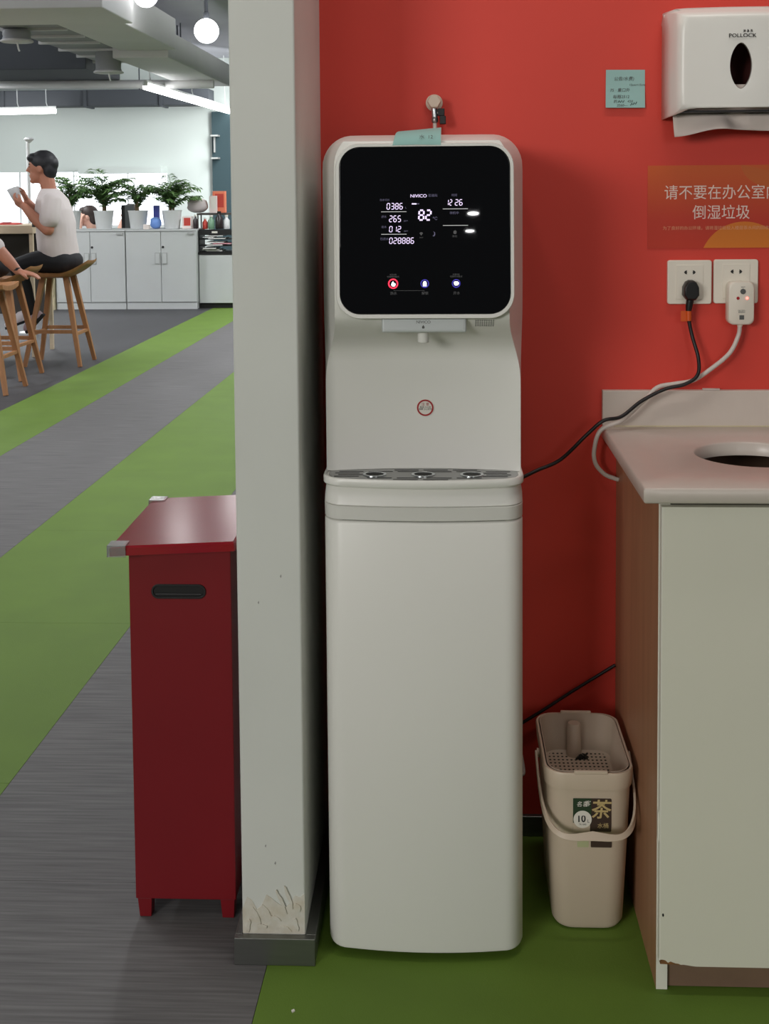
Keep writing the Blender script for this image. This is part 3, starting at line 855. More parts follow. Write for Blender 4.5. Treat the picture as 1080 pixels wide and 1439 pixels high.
bc = thing('base_cabinet', (0.8, -0.25, 0), 'cream door base cabinet with brown wood side under the worktop', 'cabinet')
sidep = MB().box(0.346, 0.364, -0.480, -0.002, 0.0, 0.8122).build('side_panel', 'side_wood', bc)
MB().box(0.346, 0.364, -0.4815, -0.480, 0.0, 0.8122).build('edge_band', 'edge_white', sidep)
mb = MB().box(0.364, 1.29, -0.012, -0.002, 0.05, 0.8122); mb.box(0.364, 1.29, -0.478, -0.012, 0.05, 0.066); mb.box(1.272, 1.29, -0.478, -0.012, 0.066, 0.8122)
mb.build('carcass', 'kick_brown', bc)
MB().box(0.364, 1.29, -0.474, -0.460, 0.0015, 0.050).build('kick_board', 'kick_brown', bc)
rnd = random.Random(5)
def jag():
    pts = []
    for i in range(15):
        u = i / 14
        pts.append((0.3495 + 0.058 * u, 0.0505 + 0.0085 * (1 - u) ** 1.2 * (0.75 + 0.5 * rnd.random()) + 0.002 * rnd.random() * (1 - u)))
    return pts
jg = jag()
front = jg + [(1.285, 0.0505), (1.285, 0.8040), (0.3495, 0.8040)]
door = MB().prism(front, 'y', -0.4985, -0.4975).build('door', 'cabinet_white', bc)
MB().prism([(x, z + 0.0028 * (0.4 + rnd.random()) if i < 15 else z) for i, (x, z) in enumerate(front)], 'y', -0.4975, -0.4822).build('door_core', 'cabinet_white', door)
chip = [(0.3495, 0.0505)] + [(x, z + 0.004) for x, z in jg] + [(0.4075, 0.0505)]
MB().prism([(0.3495, 0.053)] + [(x, z + 0.0035) for x, z in jg[1:-1]] + [(0.407, 0.0515)], 'y', -0.4972, -0.486).build('chipped_edge', 'chipboard', door)
MB().box(0.3475, 0.3495, -0.4985, -0.4822, 0.060, 0.8040).build('door_edge', 'edge_white', door)
MB().prism(circ(0.3535, 0.136, 0.0016, 8, 0.0028), 'y', -0.4990, -0.4984).build('nick', 'ink_black', door)
ch = MB().prism([(0.3472, 0.250), (0.3452, 0.262), (0.3450, 0.300), (0.3474, 0.310)], 'y', -0.494, -0.486).build('loose_edge', 'edge_white', door)

# ------------------------------------------------------------------ tea waste bucket
bk = thing('tea_bucket', (0.256, -0.215, 0), 'beige plastic tea waste bucket with bail handle between dispenser and cabinet', 'bucket')
def bloop(z, hx, hy, r, cy=-0.215, cx=0.256):
    return [(x, y, z) for x, y in rrect(cx - hx, cx + hx, cy - hy, cy + hy, r, 6)]
H = 0.292
mb = MB()
mb.loft([bloop(0.001, 0.050, 0.098, 0.026), bloop(0.003, 0.058, 0.106, 0.032), bloop(0.012, 0.0625, 0.1115, 0.034), bloop(0.14, 0.0685, 0.1165, 0.034), bloop(0.262, 0.0735, 0.1205, 0.034),
         bloop(0.262, 0.0765, 0.1235, 0.036), bloop(0.288, 0.0785, 0.1255, 0.037), bloop(H, 0.0770, 0.124, 0.036), bloop(H, 0.0735, 0.1205, 0.034), bloop(0.288, 0.0722, 0.119, 0.033), bloop(0.05, 0.0620, 0.110, 0.032)], True, True)
mb.build('bucket_body', 'bucket_beige', bk, smooth=35)
# strainer basket inside, perforated floor with a post
mb = MB()
mb.loft([bloop(H + 0.001, 0.0715, 0.1185, 0.033), bloop(H + 0.001, 0.0700, 0.117, 0.032), bloop(0.225, 0.0630, 0.109, 0.030), bloop(0.222, 0.060, 0.105, 0.028)], False, True)
bas = mb.build('strainer_basket', 'basket_beige', bk, smooth=40)
MB().lathe([(0.0140, 0), (0.0128, 0.060), (0.0110, 0.063), (0.0, 0.063)], (0.251, -0.120, 0.222), 'z', 18).build('post', 'basket_beige', bas, smooth=40)
for i in range(14):
    for j in range(16):
        x, y = 0.256 - 0.052 + 0.104 * i / 13, -0.312 + 0.196 * j / 15
        if (x - 0.251) ** 2 + (y + 0.120) ** 2 < 0.017 ** 2: continue
        MB().prism(circ(x, y, 0.0022, 6), 'z', 0.2218, 0.2226).build('strainer_hole', 'dark_gap', bas)
for sy_, zz in ((-1, H), (1, H)):
    yy = -0.215 + sy_ * 0.1222
    MB().box(0.228, 0.286, yy - 0.0035, yy + 0.0035, H - 0.002, H + 0.0045).build('grip_lip', 'bucket_beige', bk, bevel=0.0015)
leaves = MB()
rl = random.Random(2)
for i in range(14):
    a = Vector((0.262 + rl.uniform(-0.012, 0.012), -0.135 + rl.uniform(-0.008, 0.008), 0.2235 + 0.004 * rl.random()))
    d = Vector((rl.uniform(-1, 1), rl.uniform(-1, 1), rl.uniform(0, 0.5))).normalized() * 0.006
    leaves.bar(a - d, a + d, 0.003, 0.002)
tl = leaves.build('tea_leaves', mat('tea_dark', (26, 28, 22), 0.8), None)
tag(tl, 'clump of wet dark tea leaves lying in the bucket strainer', 'tea leaves', None, 'stuff')
# bail handle hanging forward
for sx in (-1, 1):
    MB().lathe([(0.008, 0), (0.008, 0.0045), (0.005, 0.0065)], (0.256 + sx * 0.0765 - (0.0065 if sx < 0 else 0), -0.215, 0.270), 'x', 16).build('handle_pivot', 'bucket_beige', bk, smooth=40)
hp = []
for k in range(37):
    a = math.pi * k / 36
    s_ = math.cos(a)
    x = 0.256 - 0.0845 * (abs(s_) ** 0.45) * (1 if s_ > 0 else -1)
    d = math.sin(a) ** 0.55
    y = -0.215 - 0.160 * d
    z = 0.272 - 0.078 * d + 0.005 * math.exp(-((x - 0.256) / 0.028) ** 2) * smoothstep(0.75, 0.95, d)
    hp.append((x, y, z))
mb = MB()
loops = []
for i, p in enumerate(hp):
    t = (Vector(hp[min(i + 1, 36)]) - Vector(hp[max(i - 1, 0)])).normalized()
    up = Vector((0, -0.48, -0.87)); nrm = t.cross(up).normalized(); up = nrm.cross(t).normalized()
    w = 0.0048 + 0.0030 * math.exp(-((p[0] - 0.256) / 0.030) ** 2); h = 0.0022
    loops.append([Vector(p) + up * w * a + nrm * h * b_ for a, b_ in ((-1, -1), (1, -1), (1, 1), (-1, 1))])
mb.loft(loops); mb.build('bail_handle', 'bucket_beige', bk, bevel=0.001)
def bfy(z): return -0.215 - ((0.1115 + 0.005 * (z - 0.012) / 0.128) if z < 0.14 else (0.1165 + 0.004 * (z - 0.14) / 0.122)) - 0.0005
lab = thing  # label on the bucket front
def blabel(name, pts, m, parent, off=0.0):
    return MB().loft([[(x, bfy(z) - off, z) for x, z in pts], [(x, bfy(z) - 0.0005 - off, z) for x, z in pts]]).build(name, m, parent)
lb = blabel('product_label', rrect(0.2265, 0.2930, 0.1850, 0.2455, 0.002, 2), 'label_brown', bk)
lb['label'] = 'dark brown and green label'
blabel('green_field', [(0.2265, 0.2010), (0.2580, 0.2010), (0.2580, 0.2455), (0.2265, 0.2455)], 'label_green', lb, 0.0005)
blabel('beige_field', [(0.2265, 0.1850), (0.2560, 0.1850), (0.2560, 0.2010), (0.2265, 0.2010)], 'bucket_beige', lb, 0.0005)
blabel('volume_disc', circ(0.2430, 0.2075, 0.0158, 28), 'sticker_white', lb, 0.0010)
LR = (R(90) - 0.036, 0, 0)
def bt(s, x, z, size, m, **k): return text('lettering', s, m, lb, (x, bfy(z) - 0.0018, z), size, rot=LR, depth=0.0001, **k)
bt('10', 0.2405, 0.2085, 0.0175, 'ink_black', bold=0.0004, sx=0.9); bt('L', 0.2530, 0.2045, 0.008, 'ink_grey'); bt('TK-1000', 0.2430, 0.1985, 0.0036, 'ink_grey')
bt('茶', 0.2740, 0.2240, 0.0350, 'label_gold', shear=0.12, bold=0.0005)
bt('水桶', 0.2785, 0.1960, 0.0100, 'label_gold')
bt('名茗', 0.2420, 0.2350, 0.0100, 'sticker_white', shear=0.2); bt('客', 0.2510, 0.2365, 0.0105, 'sticker_white', shear=0.2)
blabel('spec_panel', rrect(0.2575, 0.2940, 0.1560, 0.1720, 0.0015, 2), 'label_brown', bk)
blabel('eco_mark', rrect(0.2340, 0.2540, 0.1560, 0.1700, 0.0015, 2), mat('eco_green', (176, 180, 138), 0.6), bk)
blabel('spec_rule', [(0.2590, 0.1685), (0.2925, 0.1685), (0.2925, 0.1695), (0.2590, 0.1695)], 'ink_grey', bk, 0.0005)

# thin hoses in the dark corner behind the bucket
hs = MB().tube([(0.12, -0.012, 0.210), (0.207, -0.012, 0.2660), (0.26, -0.012, 0.302), (0.344, -0.012, 0.3560)], 0.0034, 8).build('water_hose', 'cord_black', None, smooth=60)
tag(hs, 'thin dark hose rising along the red wall behind the bucket', 'hose')
hs = MB().tube(catmull([(0.140, -0.03, 0.232), (0.150, -0.03, 0.205), (0.158, -0.035, 0.170), (0.160, -0.05, 0.150), (0.150, -0.06, 0.152), (0.138, -0.06, 0.155)], 8), 0.0030, 8).build('water_hose', 'cord_white', None, smooth=60)
tag(hs, 'thin white hose between the dispenser and the bucket', 'hose')

# ------------------------------------------------------------------ red bin
rb = thing('red_bin', (-0.455, -0.16, 0), 'dark red metal bin with flat lid beside the white pillar', 'bin')
BX0, BX1, BY0, BY1 = -0.5535, -0.3715, -0.312, -0.02
body = MB()
body.box(BX0, BX1, BY0, BY1, 0.0355, 0.678)
bd = body.build('bin_body', 'bin_red', rb, bevel=0.0022)
for x in (BX0, BX1 - 0.032):
    for y in (BY0, BY1 - 0.03):
        a, b_ = x, x + 0.032
        mb = MB()
        t0 = [(a + 0.003, y + 0.002), (b_ - 0.003, y + 0.002), (b_ - 0.003, y + 0.030), (a + 0.003, y + 0.030)]
        t1 = [(a + 0.006, y + 0.004), (b_ - 0.005, y + 0.004), (b_ - 0.005, y + 0.028), (a + 0.006, y + 0.028)]
        mb.loft([[(*p, 0.0005) for p in t1], [(*p, 0.0358) for p in t0]])
        mb.build('leg', 'bin_red', rb, bevel=0.001)
hc = (-0.5135, -0.4165, 0.5875, 0.6135)
mb = MB()
o1 = rrect(hc[0], hc[1], hc[2], hc[3], 0.0128, 8); o2 = rrect(hc[0] + 0.0035, hc[1] - 0.0035, hc[2] + 0.0035, hc[3] - 0.0035, 0.0094, 8)
mb.loft([[(x, BY0 + 0.001, z) for x, z in o1], [(x, BY0 - 0.0028, z) for x, z in o1], [(x, BY0 - 0.0028, z) for x, z in o2], [(x, BY0 - 0.0004, z) for x, z in o2]], False, False)
hd = mb.build('handle_frame', 'black_plastic', rb, bevel=0.0006)
MB().prism(o2, 'y', BY0 - 0.0006, BY0 + 0.0005).build('handle_recess', mat('recess_black', (9, 9, 9), 0.7), hd)
MB().tube([(hc[0] + 0.008, BY0 - 0.0012, 0.5955), (hc[1] - 0.008, BY0 - 0.0012, 0.5955)], 0.0016, 8).build('handle_ridge', 'black_plastic', hd)
lid = MB()
LX0, LX1, LY0, LY1 = -0.5795, -0.3580, -0.345, -0.006
def lz(x): return 0.6995 + 0.062 * (x - LX1) * 0.75
oo = rrect(LX0, LX1, LY0, LY1, 0.004, 3); oi = rrect(LX0 + 0.004, LX1 - 0.004, LY0 + 0.004, LY1 - 0.004, 0.003, 3)
lid.loft([[(x, y, lz(x) - 0.0165) for x, y in oo], [(x, y, lz(x) - 0.003) for x, y in oo], [(x, y, lz(x)) for x, y in oi]], False, True)
lid.loft([[(x, y, lz(x) - 0.0165) for x, y in oo], [(x, y, lz(x) - 0.0165) for x, y in rrect(LX0 + 0.0015, LX1 - 0.0015, LY0 + 0.0015, LY1 - 0.0015, 0.003, 3)]], False, False)
ld = lid.build('lid', 'bin_lid_red', rb, smooth=30)
for x, y, sx, sy2 in ((LX0, LY0, 1, 1), (LX0, LY1, 1, -1), (LX1, LY1, -1, -1)):
    z = lz(x)
    mb = MB()
    e = 0.0028; L_ = 0.030
    xa, xb = sorted((x - sx * e, x + sx * L_)); ya, yb = sorted((y - sy2 * e, y + sy2 * L_))
    mb.box(xa, xb, *sorted((y - sy2 * e, y - sy2 * 0.0003)), z - 0.0175, z + 0.001)
    mb.box(*sorted((x - sx * e, x - sx * 0.0003)), *sorted((y - sy2 * 0.0003, y + sy2 * L_)), z - 0.0175, z + 0.001)
    mb.box(xa, xb, ya, yb, z + 0.0012, z + 0.0030)
    mb.build('corner_guard', 'clear_plastic', ld, bevel=0.0006)
cr = MB().prism([(-0.2415, -0.560), (-0.2375, -0.556), (-0.2395, -0.552), (-0.2435, -0.555)], 'z', 0.0001, 0.002).build('paper_crumb', 'sticker_white', None)
tag(cr, 'tiny white crumb on the green carpet before the dispenser', 'crumb')

# ================================================================== the office beyond the pillar
mat('ceiling_grey', (190, 190, 198), 0.9, var=0.12, vscale=1.5)
mat('duct_light', (216, 216, 216), 0.7, var=0.06, vscale=2)
mat('duct_mid', (150, 152, 154), 0.7, var=0.06, vscale=2)
mat('duct_dark', (74, 78, 84), 0.7, var=0.1, vscale=2)
mat('office_wall', (206, 214, 210), 0.8)
mat('teal_wall', (44, 66, 72), 0.7)
mat('lamp_white', (255, 255, 255), 0.5, emit=9.0)
mat('tube_white', (255, 255, 255), 0.5, emit=8.0)
mat('window_glow', (246, 250, 255), 0.5, emit=1.5)
mat('pale_metal', (226, 228, 228), 0.4)
mat('office_cab', (198, 201, 200), 0.5, var=0.03, vscale=3)
mat('cab_handle', (168, 170, 168), 0.5)
mat('oak', (176, 124, 82), 0.5, var=0.22, vscale=6, stretch=(6, 6, 0.7))
mat('oak_pale', (206, 188, 160), 0.5, var=0.12, vscale=6, stretch=(0.8, 6, 6))
mat('dark_panel', (70, 66, 62), 0.7)
mat('skin', (178, 120, 96), 0.55)
mat('skin_pale', (220, 172, 152), 0.55)
mat('hair_dark', (30, 30, 36), 0.55, var=0.3, vscale=60)
mat('hair_brown', (58, 44, 40), 0.55, var=0.3, vscale=60)
mat('shirt_white', (208, 199, 197), 0.85, bump=0.1, bscale=20)
mat('trousers_black', (26, 27, 31), 0.85)
mat('shoe_white', (206, 196, 198), 0.6); mat('shoe_pink', (176, 150, 156), 0.6)
mat('palm_green', (58, 92, 50), 0.5, var=0.35, vscale=12, rgb2=(112, 146, 84))
mat('palm_stem', (122, 104, 74), 0.7)
mat('soil', (56, 46, 38), 0.9)
mat('pot_white', (226, 228, 228), 0.4)

ceil = MB().box(-9, 3.2, -7, 21, 3.2, 3.3).build('ceiling', 'ceiling_grey'); tag(ceil, 'grey exposed concrete ceiling', None, None, 'structure')
wf = MB(); wf.box(-9, -4.07, 16.0, 16.15, 1.53, 3.2); wf.box(-4.07, 3.2, 16.0, 16.15, 0, 3.2)
tag(wf.build('wall_far', 'office_wall'), 'pale wall with long opening behind the plants', None, None, 'structure')
MB().box(-5.3, -4.07, 15.6, 16.0, 1.50, 1.60).build('soffit', 'office_wall', bpy.data.objects['wall_far'])
tag(MB().box(-9, 0, 20.2, 20.35, 0, 3.2).build('wall_rear', 'office_wall'), 'bright rear wall of the office', None, None, 'structure')
tag(MB().box(-9.1, -9.0, 2, 20.2, 0, 3.2).build('wall_left', 'office_wall'), 'pale left office wall', None, None, 'structure')
win = thing('window_1', (-6.2, 20.1, 1.2), 'bright daylight window across the rear of the office', None, None, 'structure')
for i in range(5):
    x0 = -8.7 + i * 1.0
    MB().box(x0 + 0.015, x0 + 0.985, 20.11, 20.14, 0.6, 2.0).build('pane', 'window_glow', win)
mb = MB()
for i in range(6): mb.box(-8.7 + i * 1.0 - 0.015, -8.7 + i * 1.0 + 0.015, 20.08, 20.15, 0.55, 2.05)
mb.box(-8.73, -3.67, 20.08, 20.15, 0.55, 0.6); mb.box(-8.73, -3.67, 20.08, 20.15, 2.0, 2.05)
mb.build('window_frame', 'pale_metal', win)
tw_ = MB(); tw_.box(-3.37, -2.2, 15.90, 15.99, 0, 2.40)
tl_ = tw_.build('wall_teal', 'teal_wall'); tag(tl_, 'dark teal wall strip at the end of the aisle', None, None, 'structure')
for z in (2.03, 1.70): MB().box(-3.36, -3.25, 15.72, 15.90, z, z + 0.025).build('shelf', 'cab_handle', tl_)
MB().box(-3.335, -3.315, 15.84, 15.90, 1.80, 2.03).build('bracket', 'cab_handle', tl_)

# ---- ducts, pipes, diffusers
def duct(name, dims, m, label, flanges=(), axis='y', cat='duct', fm='duct_mid'):
    x0, x1, y0, y1, z0, z1 = dims
    t = thing(name, ((x0 + x1) / 2, (y0 + y1) / 2, z1), label, cat, 'ventilation ducts under the office ceiling')
    MB().box(*dims).build('duct_run', m, t, bevel=0.01)
    for p in flanges:
        if axis == 'y': MB().box(x0 - 0.02, x1 + 0.02, p - 0.02, p + 0.02, z0 - 0.02, z1).build('flange', fm, t)
        else: MB().box(p - 0.02, p + 0.02, y0 - 0.02, y1 + 0.02, z0 - 0.02, z1).build('flange', fm, t)
    for p in (0.2, 0.8):
        if axis == 'y': MB().box(x0 + 0.03, x0 + 0.045, y0 + (y1 - y0) * p, y0 + (y1 - y0) * p + 0.015, z1, 3.2).build('hanger', 'duct_dark', t)
        else: MB().box(x0 + (x1 - x0) * p, x0 + (x1 - x0) * p + 0.015, y1 - 0.05, y1 - 0.035, z1, 3.2).build('hanger', 'duct_dark', t)
    return t
duct('air_duct', (-6.5, -2.42, 6.5, 7.4, 2.60, 2.98), 'duct_light', 'broad pale air duct crossing the ceiling nearest the globe lamps', (), 'x')
duct('air_duct', (-3.05, -2.50, 7.42, 9.38, 2.605, 2.90), 'duct_light', 'pale air duct running away from the broad cross duct', (), 'y')
duct('air_duct', (-3.12, -2.58, 9.4, 12.9, 2.535, 2.80), 'duct_light', 'lower stepped pale air duct above the hanging tube light', (), 'y')
duct('air_duct', (-3.68, -3.15, 7.42, 11.0, 2.65, 2.80), 'duct_mid', 'grey ribbed air duct between the two round diffusers', (8.0, 8.5, 9.0, 9.6, 10.2, 10.8), 'y', fm='duct_light')
duct('air_duct', (-8.8, -3.30, 15.35, 15.75, 2.47, 2.70), 'duct_dark', 'dark grey air duct crossing above the far pale wall', (-6.3, -5.1, -4.0), 'x', fm='duct_dark')
duct('air_duct', (-7.0, -3.72, 10.6, 12.0, 2.55, 3.15), 'duct_dark', 'large dark box standing in for the unlit ceiling depth behind the left diffuser', (), 'x')  # no real duct: dark colour stands for shade deep under the ceiling
duct('air_duct', (-1.66, -1.42, 7.0, 13.0, 2.86, 3.10), 'duct_mid', 'narrow grey air duct beside the white pillar behind the globe lamp', (8.5, 10.5), 'y')
pp = thing('ceiling_pipe', (-4.8, 12.0, 2.5), 'long pale pipe crossing below the ceiling ducts', 'pipe')
MB().tube([(-7.2, 12.0, 2.535), (-2.62, 12.0, 2.490)], 0.05, 14).build('pipe_run', 'duct_light', pp, smooth=40)
for x in (-6, -4.4, -3.0): MB().tube([(x, 12.0, 2.55), (x, 12.0, 3.2)], 0.008, 6).build('hanger', 'duct_dark', pp)
def diffuser(x, y, z, r, label):
    t = thing('air_diffuser', (x, y, z), label, 'air diffuser', 'round ceiling diffusers')
    MB().lathe([(r * 0.84, 2.63 - z), (r * 0.88, (2.63 - z) * 0.7), (r * 0.84, 0.05), (r * 0.90, 0.02)], (x, y, z), n=28).build('collar', 'duct_mid', t, smooth=40)
    MB().lathe([(r * 0.90, 0.022), (r, 0.016), (r * 1.02, 0.004), (r * 0.95, 0.0)], (x, y, z), n=28).build('rim', 'duct_light', t, smooth=40)
    MB().tube([(x, y, z + 0.01), (x + 0.012, y, z - 0.055), (x + 0.02, y, z - 0.075)], 0.008, 8).build('drop_tube', 'pale_metal', t)
diffuser(-3.565, 8.0, 2.535, 0.135, 'round air diffuser at the left edge near the ceiling')
diffuser(-3.255, 9.75, 2.425, 0.145, 'round air diffuser hanging under the ribbed duct')

# ---- lamps
def globe(x, y, z, r, label):
    t = thing('globe_lamp', (x, y, z), label, 'lamp', 'globe pendant lamps')
    pr_ = [(r * math.sin(math.pi * k / 14), r * -math.cos(math.pi * k / 14)) for k in range(15)]
    MB().lathe([(max(a, 0.0005), b) for a, b in pr_], (x, y, z), n=28).build('globe', 'lamp_white', t, smooth=60)
    MB().lathe([(0.02, 0), (0.024, 0.01), (0.024, 0.05), (0.012, 0.06)], (x, y, z + r * 0.97), n=16).build('cap', 'duct_dark', t, smooth=40)
    MB().tube([(x, y, z + r + 0.05), (x, y, 3.2)], 0.017, 10).build('rod', 'duct_dark', t, smooth=40)
globe(-1.856, 7.5, 2.547, 0.098, 'glowing white globe lamp hanging on a dark rod beside the pillar')
globe(-2.345, 7.52, 2.84, 0.098, 'glowing white globe lamp cut by the top edge of the picture')
def tube_lamp(p, q, label, wires):
    p, q = Vector(p), Vector(q); t = thing('tube_lamp', tuple((p + q) / 2), label, 'lamp', 'hanging tube lamps')
    MB().bar(p, q, 0.075, 0.06).build('diffuser', 'tube_white', t, bevel=0.012)
    up = Vector((0, 0, 0.045)); MB().bar(p + up, q + up, 0.045, 0.035).build('housing', 'pale_metal', t)
    MB().lathe([(0.03, 0), (0.03, 0.05)], (p.x, p.y, p.z - 0.0), n=10).build('end_cap', 'pale_metal', t)
    for f in wires:
        w = p + (q - p) * f
        MB().tube([w + Vector((0, 0, 0.05)), w + Vector((-0.02, 0, 0.12)), Vector((w.x - 0.03, w.y, 3.2))], 0.007, 6).build('wire', 'pale_metal', t)
tube_lamp((-3.215, 11.1, 2.405), (-3.10, 15.9, 2.405), 'long glowing tube lamp running away under the stepped duct', (0.06, 0.5, 0.95))
tube_lamp((-6.6, 15.0, 2.37), (-5.42, 15.0, 2.385), 'glowing tube lamp hanging across at the left edge of the picture', (0.1, 0.55, 0.9))

# ---- storage cabinets
def office_cabinet(x0, x1, label):
    t = thing('storage_cabinet', ((x0 + x1) / 2, 10.8, 0), label, 'cabinet', 'white office cabinets under the plants')
    MB().box(x0, x1, 10.62, 11.02, 0.075, 0.833).build('body', 'office_cab', t)
    MB().box(x0 + 0.002, x1 - 0.002, 10.61, 11.02, 0.001, 0.073).build('plinth', 'office_cab', t)
    MB().box(x0, x1, 10.59, 11.03, 0.834, 0.852).build('top', 'office_cab', t)
    xm = (x0 + x1) / 2
    for a, b, s in ((x0 + 0.004, xm - 0.003, 1), (xm + 0.003, x1 - 0.004, -1)):
        d = MB().box(a, b, 10.60, 10.619, 0.080, 0.829).build('door', 'office_cab', t)
        hx = b - 0.035 if s > 0 else a + 0.035
        MB().box(hx - 0.027, hx + 0.027, 10.592, 10.60, 0.485, 0.605).build('handle', 'cab_handle', d)
        MB().box(hx - 0.020, hx + 0.020, 10.590, 10.593, 0.492, 0.598).build('grip', 'office_cab', d)
        if s < 0: MB().lathe([(0.013, 0), (0.013, -0.008)], (a + 0.02, 10.60, 0.665), 'y', 10).build('lock', 'ink_black', d)
    MB().box(x1 - 0.09, x1 - 0.02, 10.585, 10.602, 0.797, 0.818).build('latch', 'cab_handle', t)
office_cabinet(-4.100, -3.346, 'white two door office cabinet directly behind the seated man')
office_cabinet(-3.340, -2.583, 'white two door office cabinet nearest the white pillar')
t = thing('low_cabinet', (-2.38, 10.9, 0), 'small low white cabinet under the black paper trays', 'cabinet')
MB().box(-2.576, -2.19, 10.70, 11.2, 0.055, 0.575).build('body', 'office_cab', t); MB().box(-2.57, -2.2, 10.73, 11.18, 0.0, 0.055).build('plinth', 'ink_black', t)
MB().box(-2.570, -2.196, 10.685, 10.70, 0.060, 0.570).build('door', 'office_cab', t); MB().box(-2.58, -2.185, 10.68, 11.2, 0.577, 0.60).build('top', 'black_plastic', t)
t = thing('drawer_pedestal', (-4.19, 10.75, 0), 'beige pedestal with dark knobs seen between the stool legs', 'drawers')
mat('beige_board', (206, 194, 160), 0.6)
MB().box(-4.275, -4.108, 10.56, 10.96, 0.0, 0.66).build('body', 'beige_board', t)
for z in (0.16, 0.30, 0.44):
    d = MB().box(-4.270, -4.113, 10.545, 10.56, z, z + 0.13).build('drawer', 'beige_board', t)
    MB().lathe([(0.016, 0), (0.02, -0.02)], (-4.145 if z != 0.30 else -4.215, 10.545, z + 0.06), 'y', 10).build('knob', 'ink_black', d)

# paper trays with papers
pt2 = thing('paper_tray', (-2.40, 10.9, 0.60), 'black tiered paper tray full of papers on the low cabinet', 'paper tray')
for i, z in enumerate((0.602, 0.665, 0.735, 0.81)):
    MB().box(-2.57, -2.20, 10.70, 11.0, z, z + 0.008).build('shelf', 'black_plastic', pt2)
for x in (-2.57, -2.206): MB().box(x, x + 0.006, 10.70, 11.0, 0.60, 0.845).build('side_wall', 'black_plastic', pt2)
MB().box(-2.57, -2.20, 10.69, 10.70, 0.785, 0.845).build('front_lip', 'black_plastic', pt2); MB().box(-2.43, -2.37, 10.686, 10.69, 0.805, 0.825).build('name_tag', 'sticker_white', pt2)
mat('paper_pink', (214, 150, 160), 0.8); mat('paper_sheet', (226, 226, 222), 0.8)
rp = random.Random(11)
for i in range(9):
    z = (0.611, 0.674, 0.744)[i % 3] + 0.014 * (i // 3)
    x = -2.55 + rp.uniform(0, 0.13)
    lev = ('lowest', 'middle', 'upper')[i % 3]; pos = ('bottom', 'second', 'topmost')[i // 3]
    o = MB().box(x, x + rp.uniform(0.12, 0.2), 10.69 + rp.uniform(-0.03, 0.02), 10.95, z, z + rp.uniform(0.006, 0.012)).build('paper_pile', 'paper_pink' if i == 4 else 'paper_sheet', None)
    tag(o, 'sheaf of pink papers in the middle of the black paper tray' if i == 4 else '%s white paper sheaf on the %s level of the black paper tray' % (pos, lev), 'papers', 'papers in the black tray')
# things along the cabinet tops
def carton(name, dims, m, m2, label, cat='box'):
    x0, x1, y0, y1, z0, z1 = dims
    t = thing(name, ((x0 + x1) / 2, (y0 + y1) / 2, z0), label, cat)
    MB().box(*dims).build('carton', m, t, bevel=0.003)
    MB().box(x0 + (x1 - x0) * 0.2, x1 - (x1 - x0) * 0.1, y0 - 0.002, y0, z0 + (z1 - z0) * 0.25, z1 - (z1 - z0) * 0.12).build('print_panel', m2, t)
mat('box_red', (196, 66, 54), 0.6); mat('box_orange', (232, 130, 96), 0.6); mat('bag_blue', (120, 160, 230), 0.4); mat('folder_blue', (80, 90, 190), 0.5)
mat('bag_green', (150, 190, 130), 0.5); mat('bottle_green', (120, 160, 130), 0.3); mat('bottle_dark', (48, 40, 42), 0.3); mat('box_pale', (232, 220, 214), 0.6)
carton('tea_carton', (-2.755, -2.655, 10.72, 10.84, 0.853, 0.985), 'box_pale', 'box_red', 'red and white carton beside the rightmost palm pot')
carton('gift_box', (-2.465, -2.33, 10.95, 11.05, 1.016, 1.25), 'box_orange', 'box_red', 'orange box standing high at the edge of the teal wall')
carton('white_carton', (-2.492, -2.41, 10.9, 10.94, 1.016, 1.20), 'box_pale', 'sticker_white', 'white carton in front of the orange box')
t = thing('storage_rack', (-2.4, 10.95, 0.85), 'dark wire rack of odds and ends above the paper tray', 'rack')
MB().box(-2.615, -2.18, 10.82, 11.08, 0.995, 1.015).build('rack_shelf', 'dark_panel', t)
for x, zp in ((-2.612, 0.853), (-2.198, 0.601)):
    for y in (10.83, 11.015): MB().box(x, x + 0.012, y, y + 0.012, zp, 0.995).build('post', 'dark_panel', t)
def bottle(x, y, z, r, h, m, m2, label):
    t = thing('bottle', (x, y, z), label, 'bottle')
    MB().lathe([(r * 0.9, 0), (r, 0.01), (r, h * 0.6), (r * 0.45, h * 0.78), (r * 0.42, h * 0.88)], (x, y, z), n=18).build('body', m, t, smooth=40)
    MB().lathe([(r * 0.5, h * 0.88), (r * 0.5, h)], (x, y, z), n=14).build('cap', m2, t, smooth=40)
bottle(-2.610, 10.72, 0.853, 0.026, 0.15, 'bottle_dark', 'sticker_white', 'dark brown bottle with white cap next to the red carton')
bottle(-2.45, 10.77, 0.846, 0.035, 0.15, 'bottle_green', 'sticker_white', 'pale green bottle on the paper tray')
bottle(-2.365, 10.78, 0.846, 0.042, 0.19, 'bottle_dark', 'black_plastic', 'tall black bottle on the paper tray')
bottle(-2.29, 10.80, 0.846, 0.035, 0.15, 'pot_white', 'sticker_white', 'white bottle at the right end of the paper tray')
bottle(-2.52, 10.79, 0.846, 0.030, 0.12, 'box_red', 'sticker_white', 'dark red jar on the paper tray')
